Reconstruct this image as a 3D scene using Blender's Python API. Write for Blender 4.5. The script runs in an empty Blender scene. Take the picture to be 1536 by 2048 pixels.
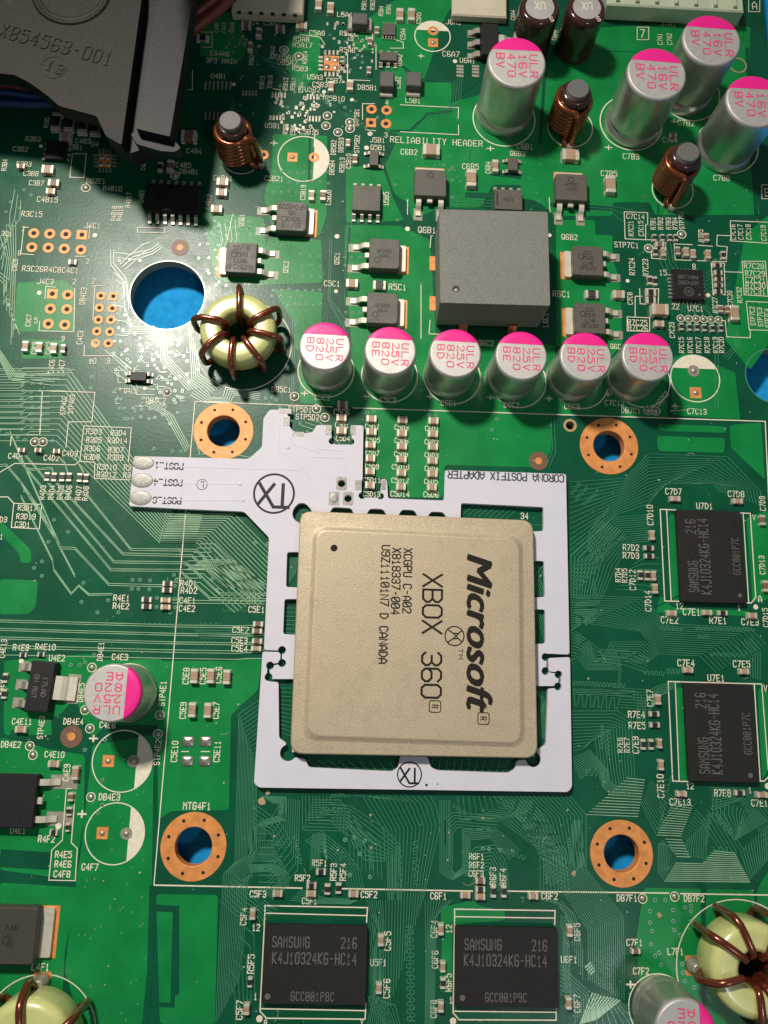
import bpy, math, random
from mathutils import Vector, Matrix, Euler
random.seed(7)
SC = bpy.context.scene
COL = SC.collection
# ------------------------------------------------------------------ camera (1 unit = 1 cm of circuit board)
W, H, F = 1536.0, 2048.0, 1612.0
RX, RY, RZ = 0.21506, -0.03832, 0.02642
CAM = Vector((1.8651, -3.3505, 10.5194))
ROT = (Matrix.Rotation(RZ, 3, 'Z') @ Matrix.Rotation(RY, 3, 'Y') @ Matrix.Rotation(RX, 3, 'X'))
cd = bpy.data.cameras.new('camera'); cam = bpy.data.objects.new('camera', cd); COL.objects.link(cam)
cam.matrix_world = Matrix.Translation(CAM) @ ROT.to_4x4()
cd.sensor_fit = 'VERTICAL'; cd.sensor_height = 24.0; cd.lens = F / H * 24.0
cd.clip_start = 0.1; cd.clip_end = 500
SC.camera = cam
SC.render.resolution_x, SC.render.resolution_y = 768, 1024
# ------------------------------------------------------------------ world and lamps
w = bpy.data.worlds.new('World'); SC.world = w; w.use_nodes = True
bg = w.node_tree.nodes['Background']; bg.inputs[0].default_value = (0.9, 0.95, 1.0, 1); bg.inputs[1].default_value = 0.125
def lamp(name, loc, target, size, power, col):
    l = bpy.data.lights.new(name, 'AREA'); l.shape = 'DISK'; l.size = size; l.energy = power; l.color = col
    o = bpy.data.objects.new(name, l); COL.objects.link(o); o.location = loc
    o.rotation_euler = (Vector(target) - Vector(loc)).to_track_quat('-Z', 'Y').to_euler()
    return o
l = bpy.data.lights.new('desk_lamp', 'SPOT'); l.energy = 35500; l.color = (1.0, 0.925, 0.82); l.shadow_soft_size = 1.4; l.spot_size = math.radians(92); l.spot_blend = 1.0
o = bpy.data.objects.new('desk_lamp', l); COL.objects.link(o); o.location = (-6.3, 12.3, 22)
o.rotation_euler = (Vector((3, -9, 0)) - Vector(o.location)).to_track_quat('-Z', 'Y').to_euler()
lamp('window_light', (12.6, -15.9, 24), (5, -7, 0), 3.0, 700, (0.86, 0.94, 1.0))
SC.view_settings.view_transform = 'Standard'; SC.view_settings.look = 'None'
SC.view_settings.exposure = 0; SC.view_settings.gamma = 1
SC.cycles.max_bounces = 6
# ------------------------------------------------------------------ photograph pixel -> point at height z over the board
def P(x, y, z=0.0):
    d = ROT @ Vector(((x - W / 2) / F, -(y - H / 2) / F, -1.0))
    t = (z - CAM.z) / d.z
    return CAM + d * t
def PX(p):
    q = ROT.transposed() @ (Vector(p) - CAM)
    return (W / 2 + F * q.x / -q.z, H / 2 - F * q.y / -q.z)
def sxy(x, y, z=0.0):      # pixels per cm along board X and board Y
    p = P(x, y, z); a = PX(p + Vector((.1, 0, 0))); b = PX(p + Vector((0, .1, 0))); o = PX(p)
    return (math.hypot(a[0]-o[0], a[1]-o[1]) * 10, math.hypot(b[0]-o[0], b[1]-o[1]) * 10)
def pts(s): return [tuple(float(v) for v in t.split(',')) for t in s.split()]
# ------------------------------------------------------------------ materials
MATS = {}
def mat(name, col, rough=.5, metal=0.0, var=0.0, vscale=8.0, bump=0.0, bscale=60.0, coat=0.0, spec=.5, col2=None, detail=4, bdist=.01):
    m = bpy.data.materials.new(name); m.use_nodes = True; nt = m.node_tree; b = nt.nodes['Principled BSDF']
    b.inputs['Base Color'].default_value = (*col, 1); b.inputs['Roughness'].default_value = rough
    b.inputs['Metallic'].default_value = metal; b.inputs['Coat Weight'].default_value = coat
    b.inputs['Coat Roughness'].default_value = .12
    b.inputs['Specular IOR Level'].default_value = spec
    tc = nt.nodes.new('ShaderNodeTexCoord')
    if var > 0 or col2:
        n = nt.nodes.new('ShaderNodeTexNoise'); n.inputs['Scale'].default_value = vscale; n.inputs['Detail'].default_value = detail
        nt.links.new(tc.outputs['Object'], n.inputs['Vector'])
        r = nt.nodes.new('ShaderNodeValToRGB'); nt.links.new(n.outputs['Fac'], r.inputs['Fac'])
        c1 = tuple(max(0, c * (1 - var)) for c in col); c2 = col2 or tuple(min(1, c * (1 + var)) for c in col)
        r.color_ramp.elements[0].position = .33; r.color_ramp.elements[1].position = .67
        r.color_ramp.elements[0].color = (*c1, 1); r.color_ramp.elements[1].color = (*c2, 1)
        nt.links.new(r.outputs['Color'], b.inputs['Base Color'])
    if bump > 0:
        n2 = nt.nodes.new('ShaderNodeTexNoise'); n2.inputs['Scale'].default_value = bscale; n2.inputs['Detail'].default_value = 3
        nt.links.new(tc.outputs['Object'], n2.inputs['Vector'])
        bp = nt.nodes.new('ShaderNodeBump'); bp.inputs['Strength'].default_value = bump; bp.inputs['Distance'].default_value = bdist
        nt.links.new(n2.outputs['Fac'], bp.inputs['Height']); nt.links.new(bp.outputs['Normal'], b.inputs['Normal'])
    if name.startswith('mask_') or name in ('lid', 'can_top', 'white_mask', 'ferrite', 'chip_plastic', 'fet_plastic'):
        n3 = nt.nodes.new('ShaderNodeTexNoise'); n3.inputs['Scale'].default_value = 1.1 if name.startswith('mask_') else 5; n3.inputs['Detail'].default_value = 8; n3.inputs['Roughness'].default_value = .7
        nt.links.new(tc.outputs['Object'], n3.inputs['Vector']); mr = nt.nodes.new('ShaderNodeMapRange'); mr.inputs['From Min'].default_value = .3; mr.inputs['From Max'].default_value = .7
        mr.inputs['To Min'].default_value = rough * .72; mr.inputs['To Max'].default_value = rough * 1.3
        nt.links.new(n3.outputs['Fac'], mr.inputs['Value']); nt.links.new(mr.outputs['Result'], b.inputs['Roughness'])
    MATS[name] = m
    return m
mat('mask_green', (.003, .080, .037), .31, var=.16, vscale=1.6, bump=.09, bscale=26, spec=.27)
mat('mask_pour', (.006, .21, .05), .31, var=.12, vscale=2.2, bump=.09, bscale=30, spec=.27)
mat('mask_trace', (.06, .26, .14), .28, var=.12, vscale=2, spec=.8)
mat('glint_trace', (.27, .46, .28), .3, var=.2, vscale=3, spec=.8)  # paler copy of the trace green, with the specular glint put into the colour
mat('mask_via', (.16, .36, .25), .22, spec=.9)
mat('dark_hole', (.004, .006, .006), .7)
mat('silk', (.74, .69, .54), .6, var=.08, vscale=20)
mat('copper', (.70, .275, .075), .5, .15, var=.16, vscale=9, detail=9, bump=.12, bscale=35)
mat('copper_edge', (.62, .45, .24), .4, .5)
mat('tab_metal', (.66, .62, .51), .45, .4, var=.08, vscale=12, bump=.08, bscale=40)
mat('pad_grey', (.30, .29, .265), .45, .3, var=.2, vscale=30, bump=.3, bscale=60)
mat('solder', (.46, .44, .38), .33, .8, var=.3, vscale=18, bump=.8, bscale=22)
mat('tin', (.46, .43, .36), .46, .7, var=.12, vscale=26, bump=.2, bscale=60)
mat('tin_matte', (.30, .285, .225), .55, .3, var=.1, vscale=26)
mat('can_side', (.60, .59, .55), .37, .85, var=.04, vscale=5, bump=.015, bscale=40)
mat('can_top', (.52, .505, .48), .5, .5, var=.14, vscale=120, bump=.25, bscale=160)
mat('magenta', (.80, .012, .25), .45, var=.04, vscale=50)
mat('pink_ink', (.80, .03, .16), .5)
mat('lid', (.485, .40, .275), .46, .25, var=.22, vscale=75, bump=.3, bscale=90, detail=2)
mat('ink', (.02, .018, .015), .7, spec=.12)
mat('ink_soft', (.05, .046, .05), .7, spec=.12)
mat('white_mask', (.625, .61, .68), .5, spec=.25, var=.02, vscale=4, bump=.04, bscale=30)
mat('fibre_edge', (.52, .47, .33), .6)
mat('fet_plastic', (.095, .086, .069), .5, var=.12, vscale=40, bump=.35, bscale=90)
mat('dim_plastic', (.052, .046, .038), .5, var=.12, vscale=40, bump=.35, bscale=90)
mat('chip_plastic', (.015, .0138, .0128), .55, spec=.35, var=.25, vscale=60, bump=.35, bscale=110)
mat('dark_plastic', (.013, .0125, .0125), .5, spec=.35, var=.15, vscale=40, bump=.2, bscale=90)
mat('mark_grey', (.115, .108, .098), .6)
mat('mark_dark', (.026, .023, .020), .6)
mat('mark_fet', (.016, .014, .011), .6)
mat('ferrite', (.178, .182, .155), .62, var=.22, vscale=70, bump=.3, bscale=80)
mat('rod', (.13, .125, .12), .55, var=.15, vscale=50, bump=.3, bscale=80)
mat('enamel', (.20, .045, .018), .25, .65, coat=.8, var=.1, vscale=12)
mat('enamel_bright', (.30, .08, .028), .22, .75, coat=.5, var=.15, vscale=12)
mat('core_yellow', (.55, .57, .225), .3, coat=.4, var=.05, vscale=6, bump=.05, bscale=18)
mat('cap_tan', (.40, .27, .175), .45, var=.12, vscale=20)
mat('cap_brown', (.20, .115, .075), .45, var=.12, vscale=20)
mat('res_black', (.02, .019, .018), .4, var=.2, vscale=40)
mat('choke_grey', (.10, .095, .09), .5, var=.12, vscale=40, bump=.2, bscale=80)
mat('sleeve', (.045, .016, .011), .16, coat=.6, var=.1, vscale=8)
mat('housing', (.0112, .0092, .0058), .55, spec=.24, var=.6, vscale=38, bump=.4, bscale=55, detail=8)
mat('housing_wall', (.010, .010, .0115), .5, spec=.28, var=.3, vscale=30, bump=.3, bscale=60)
mat('beige', (.60, .55, .41), .45, var=.05, vscale=3)
mat('cream', (.50, .56, .40), .45, var=.05, vscale=3)
mat('table_blue', (.016, .30, .68), .7, var=.14, vscale=7, detail=8, bump=.3, bscale=30, spec=.05)
mat('wire_red', (.22, .05, .035), .4, var=.1)
mat('wire_blue', (.012, .035, .13), .4, var=.1)
mat('residue', (.42, .30, .17), .5, var=.2, vscale=30)
mat('dust', (.42, .42, .36), .7)
mat('fid_brown', (.17, .085, .05), .5)
mat('wall_fibre', (.30, .24, .14), .6)
# ------------------------------------------------------------------ mesh accumulator
class M:
    def __init__(s): s.v = []; s.f = []; s.mi = []; s.cur = 0; s.sm = []; s.smooth = False
    def face(s, idx): s.f.append(idx); s.mi.append(s.cur); s.sm.append(s.smooth)
    def loft(s, rings, cap0=True, cap1=True, closed=False):
        base = len(s.v); n = len(rings[0])
        for r in rings: s.v.extend(tuple(p) for p in r)
        k = len(rings)
        for i in range(k if closed else k - 1):
            a = base + i * n; b = base + ((i + 1) % k) * n
            for j in range(n): s.face((a + j, a + (j + 1) % n, b + (j + 1) % n, b + j))
        if not closed:
            sm = s.smooth; s.smooth = False
            if cap0: s.face(tuple(base + j for j in range(n))[::-1])
            if cap1: s.face(tuple(base + (k - 1) * n + j for j in range(n)))
            s.smooth = sm
    def prism(s, poly, z0, z1, cap0=True): s.loft([[(p[0], p[1], z0) for p in poly], [(p[0], p[1], z1) for p in poly]], cap0)
    def box(s, cx, cy, z0, w, d, h, ch=0.0, taper=0.0):
        if ch <= 0 and taper <= 0: s.prism(rect(cx, cy, w, d), z0, z0 + h); return
        s.loft([[(x, y, z0) for x, y in rect(cx, cy, w - taper, d - taper)],
                [(x, y, z0 + h * .5) for x, y in rect(cx, cy, w, d)],
                [(x, y, z0 + h - ch) for x, y in rect(cx, cy, w - taper, d - taper)],
                [(x, y, z0 + h) for x, y in rect(cx, cy, w - taper - 2 * ch, d - taper - 2 * ch)]])
    def lathe(s, cx, cy, prof, n=40, cap0=True, cap1=True):
        s.loft([[(cx + r * math.cos(t * 2 * math.pi / n), cy + r * math.sin(t * 2 * math.pi / n), z) for t in range(n)] for r, z in prof], cap0, cap1)
    def ring(s, cx, cy, r0, r1, z, n=32, th=0.0015, a0=0, a1=2 * math.pi):
        full = abs(a1 - a0 - 2 * math.pi) < 1e-6; k = n if full else n + 1
        base = len(s.v)
        for i in range(k):
            t = a0 + (a1 - a0) * i / n; c, q = math.cos(t), math.sin(t)
            s.v += [(cx + r0 * c, cy + r0 * q, z), (cx + r1 * c, cy + r1 * q, z)]
        for i in range(n):
            a = base + 2 * i; b = base + 2 * ((i + 1) % k)
            s.face((a, a + 1, b + 1, b))
    def disc(s, cx, cy, r, z, n=20):
        b = len(s.v); s.v += [(cx + r * math.cos(i * 2 * math.pi / n), cy + r * math.sin(i * 2 * math.pi / n), z) for i in range(n)]
        s.face(tuple(range(b, b + n)))
    def tube(s, path, r, n=10, closed=False, cap=True):
        path = [Vector(p) for p in path]; rings = []; k = len(path); up = None
        for i, p in enumerate(path):
            if closed: t = path[(i + 1) % k] - path[i - 1]
            else: t = path[min(i + 1, k - 1)] - path[max(i - 1, 0)]
            t.normalize()
            if up is None: up = t.orthogonal().normalized()
            up = (up - t * up.dot(t)); up.normalize(); side = t.cross(up)
            rr = r[i] if isinstance(r, (list, tuple)) else r
            rings.append([p + (up * math.cos(a) + side * math.sin(a)) * rr for a in [j * 2 * math.pi / n for j in range(n)]])
        s.smooth = True; s.loft(rings, cap, cap, closed); s.smooth = False
    def strip(s, path, width, th, ox=0.0):      # bent metal strip; path in (y,z), width along x
        rings = []; k = len(path)
        for i, (y, z) in enumerate(path):
            a = path[max(i - 1, 0)]; b = path[min(i + 1, k - 1)]; dy, dz = b[0] - a[0], b[1] - a[1]; l = math.hypot(dy, dz)
            ny, nz = -dz / l * th / 2, dy / l * th / 2
            rings.append([(ox - width / 2, y + ny, z + nz), (ox + width / 2, y + ny, z + nz), (ox + width / 2, y - ny, z - nz), (ox - width / 2, y - ny, z - nz)])
        s.loft(rings)
    def line(s, p, wd, z, th=0.0, dz=0.0):     # flat or raised ribbon along a polyline (mitred)
        p = [Vector((q[0], q[1])) for q in p]
        q = [p[0]]
        for a in p[1:]:
            if (a - q[-1]).length > 1e-5: q.append(a)
        p = q
        if len(p) < 2: return
        L = []; R = []; n = len(p)
        for i in range(n):
            d0 = (p[i] - p[i - 1]).normalized() if i > 0 else None; d1 = (p[i + 1] - p[i]).normalized() if i < n - 1 else None
            d0 = d0 or d1; d1 = d1 or d0
            n0 = Vector((-d0.y, d0.x)); n1 = Vector((-d1.y, d1.x)); m = n0 + n1
            m = n0 if m.length < .3 else m.normalized()
            k = wd / 2 / max(.5, m.dot(n0))
            L.append(p[i] + m * k); R.append(p[i] - m * k)
        b = len(s.v)
        if th <= 0:
            for i in range(n): s.v += [(L[i].x, L[i].y, z + dz * i), (R[i].x, R[i].y, z + dz * i)]
            for i in range(n - 1): s.face((b + 2*i + 1, b + 2*i + 3, b + 2*i + 2, b + 2*i))
        else:
            for i in range(n):
                c = (L[i] + R[i]) / 2; e = .55
                l2 = c + (L[i] - c) * e; r2 = c + (R[i] - c) * e
                s.v += [(L[i].x, L[i].y, z), (l2.x, l2.y, z + th), (r2.x, r2.y, z + th), (R[i].x, R[i].y, z)]
            for i in range(n - 1):
                for j in range(3): s.face((b + 4*i + j + 1, b + 4*i + 4 + j + 1, b + 4*i + 4 + j, b + 4*i + j))
    def mesh(s, name, mats):
        me = bpy.data.meshes.new(name); me.from_pydata(s.v, [], s.f)
        for m in (mats if isinstance(mats, (list, tuple)) else [mats]): me.materials.append(MATS[m] if isinstance(m, str) else m)
        me.polygons.foreach_set('material_index', s.mi); me.polygons.foreach_set('use_smooth', s.sm)
        me.update()
        return me
    def obj(s, name, mats, parent=None, loc=None, rz=0):
        o = bpy.data.objects.new(name, s.mesh(name, mats)); COL.objects.link(o)
        if parent: o.parent = parent
        if loc is not None: o.location = loc
        o.rotation_euler.z = rz
        return o
def rect(cx, cy, w, d): return [(cx - w/2, cy - d/2), (cx + w/2, cy - d/2), (cx + w/2, cy + d/2), (cx - w/2, cy + d/2)]
def roundpoly(p, r, n=4):
    out = []; k = len(p)
    for i in range(k):
        a, b, c = Vector(p[i-1][:2]), Vector(p[i][:2]), Vector(p[(i+1) % k][:2])
        u, v = (a - b), (c - b); lu, lv = u.length, v.length; u.normalize(); v.normalize()
        rr = r[i] if isinstance(r, (list, tuple)) else r
        q = min(rr, lu * .45, lv * .45)
        if q < 1e-4: out.append((b.x, b.y)); continue
        s0, s1 = b + u * q, b + v * q
        for j in range(n + 1):
            t = j / n; m = s0 * (1-t)**2 + b * 2*t*(1-t) + s1 * t*t
            out.append((m.x, m.y))
    return out
def rrect(cx, cy, w, d, r, n=4): return roundpoly(rect(cx, cy, w, d), r, n)
def area2(p): return sum(p[i-1][0]*p[i][1] - p[i][0]*p[i-1][1] for i in range(len(p)))
def ccw(p): return p if area2(p) > 0 else p[::-1]
def link(name, me, parent=None, loc=None, rz=0):
    o = bpy.data.objects.new(name, me); COL.objects.link(o)
    if parent: o.parent = parent
    if loc is not None: o.location = loc
    o.rotation_euler.z = rz
    return o
def tag(o, label=None, cat=None, group=None, kind=None):
    for k, v in (('label', label), ('category', cat), ('group', group), ('kind', kind)):
        if v: o[k] = v
    return o
def thing(name, label, cat, loc=(0, 0, 0), rz=0, group=None):
    o = bpy.data.objects.new(name, None); COL.objects.link(o); o.empty_display_size = .1
    o.location = loc; o.rotation_euler.z = rz
    return tag(o, label, cat, group)
# ------------------------------------------------------------------ stroke lettering (4 x 6 grid)
G = {'A':'00 04 26 44 40|02 42','B':'00 06 36 45 44 33 03|33 42 41 30 00','C':'45 36 16 05 01 10 30 41','D':'00 06 26 44 42 20 00','E':'46 06 00 40|03 33','F':'46 06 00|03 33',
'G':'45 36 16 05 01 10 30 41 43 23','H':'00 06|40 46|03 43','I':'16 36|26 20|10 30','J':'46 41 30 10 01','K':'00 06|46 03 40','L':'06 00 40','M':'00 06 23 46 40','N':'00 06 40 46',
'O':'10 01 05 16 36 45 41 30 10','P':'00 06 36 45 44 33 03','Q':'10 01 05 16 36 45 41 30 10|22 40','R':'00 06 36 45 44 33 03|23 40','S':'45 36 16 05 04 13 33 42 41 30 10 01','T':'06 46|26 20',
'U':'06 01 10 30 41 46','V':'06 20 46','W':'06 10 23 30 46','X':'00 46|06 40','Y':'06 23 46|23 20','Z':'06 46 00 40','0':'10 01 05 16 36 45 41 30 10','1':'14 26 20|10 30','2':'05 16 36 45 44 00 40',
'3':'05 16 36 45 44 33 13|33 42 41 30 10 01','4':'30 36 02 42','5':'46 06 04 34 43 41 30 10 01','6':'45 36 16 05 01 10 30 41 42 33 13 02','7':'06 46 10','8':'13 04 05 16 36 45 44 33 13 02 01 10 30 41 42 33',
'9':'01 10 30 41 45 36 16 05 04 13 33 44','-':'13 33','_':'00 40','.':'20 21','+':'21 25|03 43','<':'46 03 40','/':'00 46',' ':''}
G['0'] = G['O']
SLASH0 = '10 01 05 16 36 45 41 30 10|12 34'
def glyph(m, ch, ox, oy, ux, uy, wd, z, slashed=False):
    g = SLASH0 if (slashed and ch == '0') else G.get(ch.upper(), '')
    for k, st in enumerate(g.split('|')):
        q = [(ox[0] + ux[0]*int(a[0]) + uy[0]*int(a[1]), ox[1] + ux[1]*int(a[0]) + uy[1]*int(a[1])) for a in st.split()]
        if len(q) > 1:
            d0 = (q[0][0]-q[1][0], q[0][1]-q[1][1]); l = math.hypot(*d0) or 1
            q[0] = (q[0][0] + d0[0]/l*wd*.4, q[0][1] + d0[1]/l*wd*.4)
            d1 = (q[-1][0]-q[-2][0], q[-1][1]-q[-2][1]); l = math.hypot(*d1) or 1
            q[-1] = (q[-1][0] + d1[0]/l*wd*.4, q[-1][1] + d1[1]/l*wd*.4)
            m.line(q, wd, z + .00025 * k, dz=.00003)
def text_local(m, s, cx, cy, z, h, adv, deg, wd, glyph_w=.68, slashed=False, spread=None):
    a = math.radians(deg); c, q = math.cos(a), math.sin(a); n = len(s); gw = adv * glyph_w
    tot = adv * (n - 1) + gw
    for i, ch in enumerate(s):
        lx = -tot / 2 + adv * i; ly = -h / 2
        glyph(m, ch, (cx + lx*c - ly*q, cy + lx*q + ly*c), None, (gw/4*c, gw/4*q), (-h/6*q, h/6*c), wd, z, slashed)
def T(m, s, x, y, h, deg=0, z=.006, length=None, wd=None, gw=.68, slashed=False):   # lettering at a pixel, h and length in pixels
    p = P(x, y, z); sx, sy = sxy(x, y, z)
    la, lh = (sx, sy) if deg in (0, 180) else (sy, sx)
    hh = h / lh; n = len(s)
    adv = (length / la) / (n - 1 + gw) if length else hh * .74 * (1 if deg in (0, 180) else 1)
    text_local(m, s, p.x, p.y, z, hh, adv, deg, wd or hh * .15, gw, slashed)
# ------------------------------------------------------------------ the setting under the board
t = M(); t.prism(rect(2, 0, 60, 60), -.6, -.42); tag(t.obj('table_top', 'table_blue'), kind='structure')
# ------------------------------------------------------------------ circuit board with real holes
c0 = P(1528, 20)
board_outline = [(-16, -16), (c0.x, -16), (c0.x, 16), (-16, 16)]
HOLES = [(447, 862, 33), (1218, 892, 32), (387, 1693, 38), (1243, 1707, 36), (335, 590, 74), (1548, 752, 56), (1140, 851, 9), (1476, 131, 15)]
def hole_pos(h): p = P(h[0], h[1]); return p.x, p.y, h[2] / sxy(h[0], h[1])[0]
bm_ = M(); ob = bm_.obj('circuit_board', ['mask_green', 'wall_fibre'])
import bmesh
def build_board(ob):
    bm = bmesh.new(); segs = []
    def loop(poly):
        vs = [bm.verts.new((x, y, 0)) for x, y in poly]
        return [bm.edges.new((vs[i], vs[(i + 1) % len(vs)])) for i in range(len(vs))]
    es = loop(board_outline)
    for hh in HOLES:
        x, y, r = hole_pos(hh)
        if hh[0] > 1530: x = c0.x - .02 - r * .72 if False else x
        es += loop([(x + r * math.cos(i * math.pi / 24), y + r * math.sin(i * math.pi / 24)) for i in range(48)])
    bmesh.ops.triangle_fill(bm, use_beauty=True, use_dissolve=False, edges=es)
    g = bmesh.ops.extrude_face_region(bm, geom=list(bm.faces))
    for e in g['geom']:
        if isinstance(e, bmesh.types.BMVert): e.co.z = -.16
    bmesh.ops.recalc_face_normals(bm, faces=bm.faces)
    for f in bm.faces: f.material_index = 1 if abs(f.normal.z) < .5 else 0
    bm.to_mesh(ob.data); bm.free(); ob.data.update()
build_board(ob); BOARD = ob
tag(BOARD, 'large green circuit board carrying all the chips and capacitors', 'circuit board')
def part(m, name, mats, kind=None):
    return tag(m.obj(name, mats, BOARD), kind=kind)
# mounting rings of bare copper
for hh in HOLES[:4]:
    x, y, r = hole_pos(hh); sx, _ = sxy(hh[0], hh[1]); R = {447: 60, 1218: 58.5, 387: 66, 1243: 63}[hh[0]] / sx
    m = M(); n = 64
    m.loft([[(x + q * math.cos(i * 2 * math.pi / n), y + q * math.sin(i * 2 * math.pi / n), z) for i in range(n)] for q, z in ((R, .001), (R - .004, .006), (r + .004, .006), (r - .004, .001), (r - .004, -.155))], False, False)
    rg = part(m, 'mounting_ring', 'copper')
    for k in range(8):
        a = math.radians(22.5 + 45 * k + 3); d = M(); d.disc(x + (R + r) / 2 * 1.03 * math.cos(a), y + (R + r) / 2 * 1.03 * math.sin(a), .021, .0085, 12)
        d.obj('via_hole', 'dark_hole', rg)
for hh in HOLES[4:6]:
    x, y, r = hole_pos(hh); m = M(); m.ring(x, y, r + .002, r + .016, .004, 64); part(m, 'hole_rim', 'mask_trace')
x, y, r = hole_pos(HOLES[6]); m = M(); m.ring(x, y, r - .002, r + .03, .005, 24); part(m, 'hole_rim', 'copper_edge')
x, y, r = hole_pos(HOLES[7]); m = M(); m.ring(x, y, r - .002, r + .02, .005, 24); part(m, 'hole_rim', 'copper_edge')
# ------------------------------------------------------------------ copper pours under the mask (raised, brighter green)
POURS = """
770,130 800,130 830,165 902,165 902,205 960,190 1110,120 1110,60 1500,40 1500,330 1520,430 1310,430 1300,405 1225,405 1225,432 1108,432 1098,420 1088,412 1068,400 1042,398 1042,370 985,370 960,415 880,415 825,440 815,405 790,390 770,330 800,270 770,262
1112,440 1190,440 1190,470 1225,470 1225,520 1240,560 1245,690 1215,720 1112,690
690,450 800,452 860,480 872,670 1108,690 1112,720 720,700 690,680 700,660 688,600
660,690 1110,712 1330,720 1335,835 1105,828 1102,900 1085,935 890,930 885,995 778,994 776,958 728,950 732,835 726,815 600,806 598,700
545,268 660,272 664,395 640,472 548,466 528,395 545,330
540,475 642,480 646,565 528,570 524,505
545,578 646,584 646,700 590,700 590,650
700,60 790,0 910,0 885,45 862,120 848,160 790,120 740,100 705,100
35,566 128,560 152,580 150,662 40,664 28,650
44,678 130,681 133,717 44,718
0,1158 76,1161 72,1213 58,1228 0,1229
0,1040 62,1100 63,1126 40,1126 40,1108 0,1068
315,1322 470,1322 482,1316 524,1316 516,1380 462,1430 458,1620 342,1622 316,1640
8,1322 185,1307 192,1320 325,1318 316,1450 210,1450 185,1480 150,1395 112,1440 110,1470 8,1470
0,1476 35,1480 105,1500 170,1510 168,1640 158,1700 150,1760 0,1740
185,1490 308,1470 304,1760 290,2048 160,2048 130,1940 140,1850 162,1700
0,1765 158,1775 130,1900 122,2048 0,2048
312,1788 436,1790 430,2048 320,2048
1313,848 1452,853 1452,866 1318,862
1314,872 1450,876 1448,906 1316,902
1460,850 1522,845 1530,960 1462,896
1338,1030 1352,1030 1360,1202 1342,1202
1492,1035 1536,1020 1536,1200 1505,1205
1320,1190 1345,1215 1500,1222 1490,1232 1312,1225
1352,1375 1368,1375 1380,1560 1360,1560
1515,1375 1536,1380 1536,1540 1524,1560
882,1815 946,1800 960,1812 1010,1822 1010,1840 905,1850 882,1850
1288,1775 1406,1778 1404,2048 1330,2048 1282,1990 1272,1880
1412,1778 1508,1780 1506,2048 1410,2048
1514,1780 1536,1740 1536,2048 1514,2048
1500,740 1536,690 1536,430 1490,470 1450,680
1340,720 1370,705 1470,745 1480,840 1345,830
400,40 470,20 500,100 470,130 400,110
590,70 640,60 640,140 600,190 560,110
885,1850 905,1852 905,1985 880,1985
692,332 764,332 786,396 808,442 692,446
405,425 528,436 530,472 536,572 432,562
"""
m = M()
for i, ln in enumerate(POURS.strip().split('\n')):
    q = [P(*a) for a in pts(ln)]; q = ccw([(a.x, a.y) for a in q]); q = roundpoly(q, .04, 2)
    inner = []; n = len(q); z = .002 + .00004 * i
    m.loft([[(a[0], a[1], .0002) for a in q], [(a[0], a[1], z) for a in q]], False, True)
part(m, 'copper_pour', 'mask_pour', 'stuff')
# channels cut through the pours read as darker mask: narrow sunken-looking strips of the base mask colour
m = M()
for s_, wd in (("662,270 660,470 650,640 660,700", .11), ("0,1716 100,1722", .2), ("440,1000 480,1040", .01), ("1095,60 1080,290", .05), ("1316,330 1316,430", .02),
               ("1390,0 1420,40 1500,48", .12), ("1494,95 1512,430", .06), ("1405,1775 1408,2048", .05), ("620,268 618,366", .035),
               ("1110,100 1300,105", .01), ("980,345 1042,352", .10), ("1100,410 1224,418", .07), ("700,455 690,560 700,690", .04), ("305,1770 300,1950 290,2048", .07),
               ("300,1815 352,1818 352,1990", .075), ("350,1818 345,2010 300,2008", .05), ("865,365 870,415", .06), ("930,390 990,392", .09), ("940,340 940,300", .01), ("1360,1190 1310,1215", .02),
               ("780,262 820,262 855,228 905,222", .04), ("900,205 960,160", .035), ("1302,860 1296,905", .02), ("1320,700 1345,690 1350,640", .1), ("20,1470 50,1472", .12), ("110,1480 108,1440 150,1420", .07)):
    NC = globals().get('NC', 0) + 1; m.line([P(*a)[:2] for a in pts(s_)], wd, .0042 + NC * .00003, dz=.000005)
part(m, 'pour_channel', 'mask_green', 'stuff')
# ------------------------------------------------------------------ traces: bundles of n lines between two edge polylines
TR = M()
def B(n, a, b, wd=.0088, mm=None):
    a, b = [P(*q) for q in pts(a)], [P(*q) for q in pts(b)]
    for i in range(n):
        t = i / (n - 1) if n > 1 else 0
        (mm or TR).line([(p.lerp(q, t))[:2] for p, q in zip(a, b)], wd, .0035, .0042)
def serp(x0, y0, x1, y1, amp, per, wd=.0085):
    n = max(2, int(math.hypot(x1 - x0, y1 - y0) / per)); L = math.hypot(x1-x0, y1-y0); ux, uy = (x1-x0)/L, (y1-y0)/L; q = []
    for i in range(n):
        for k, (f, s) in enumerate(((0, -1), (.16, -1), (.34, 1), (.66, 1), (.84, -1), (1, -1))):
            d = (i + f * .98) * per; aa = amp * s * (1 if k else 1)
            q.append((x0 + ux*d - uy*aa, y0 + uy*d + ux*aa))
    TR.line([P(*a)[:2] for a in q], wd, .0035, .0042)
GL = M()
def BL(n, a, b): B(n, a, b, .0115, GL)
BL(14, "0,738 138,738 345,1028 468,1028 545,1105", "0,882 112,882 320,1086 395,1086 520,1215")
BL(10, "400,1088 430,1088 535,1190", "345,1165 400,1165 470,1225 530,1226")
BL(8, "405,1120 465,1120 540,1175", "372,1140 420,1140 500,1205 540,1205")
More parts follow.
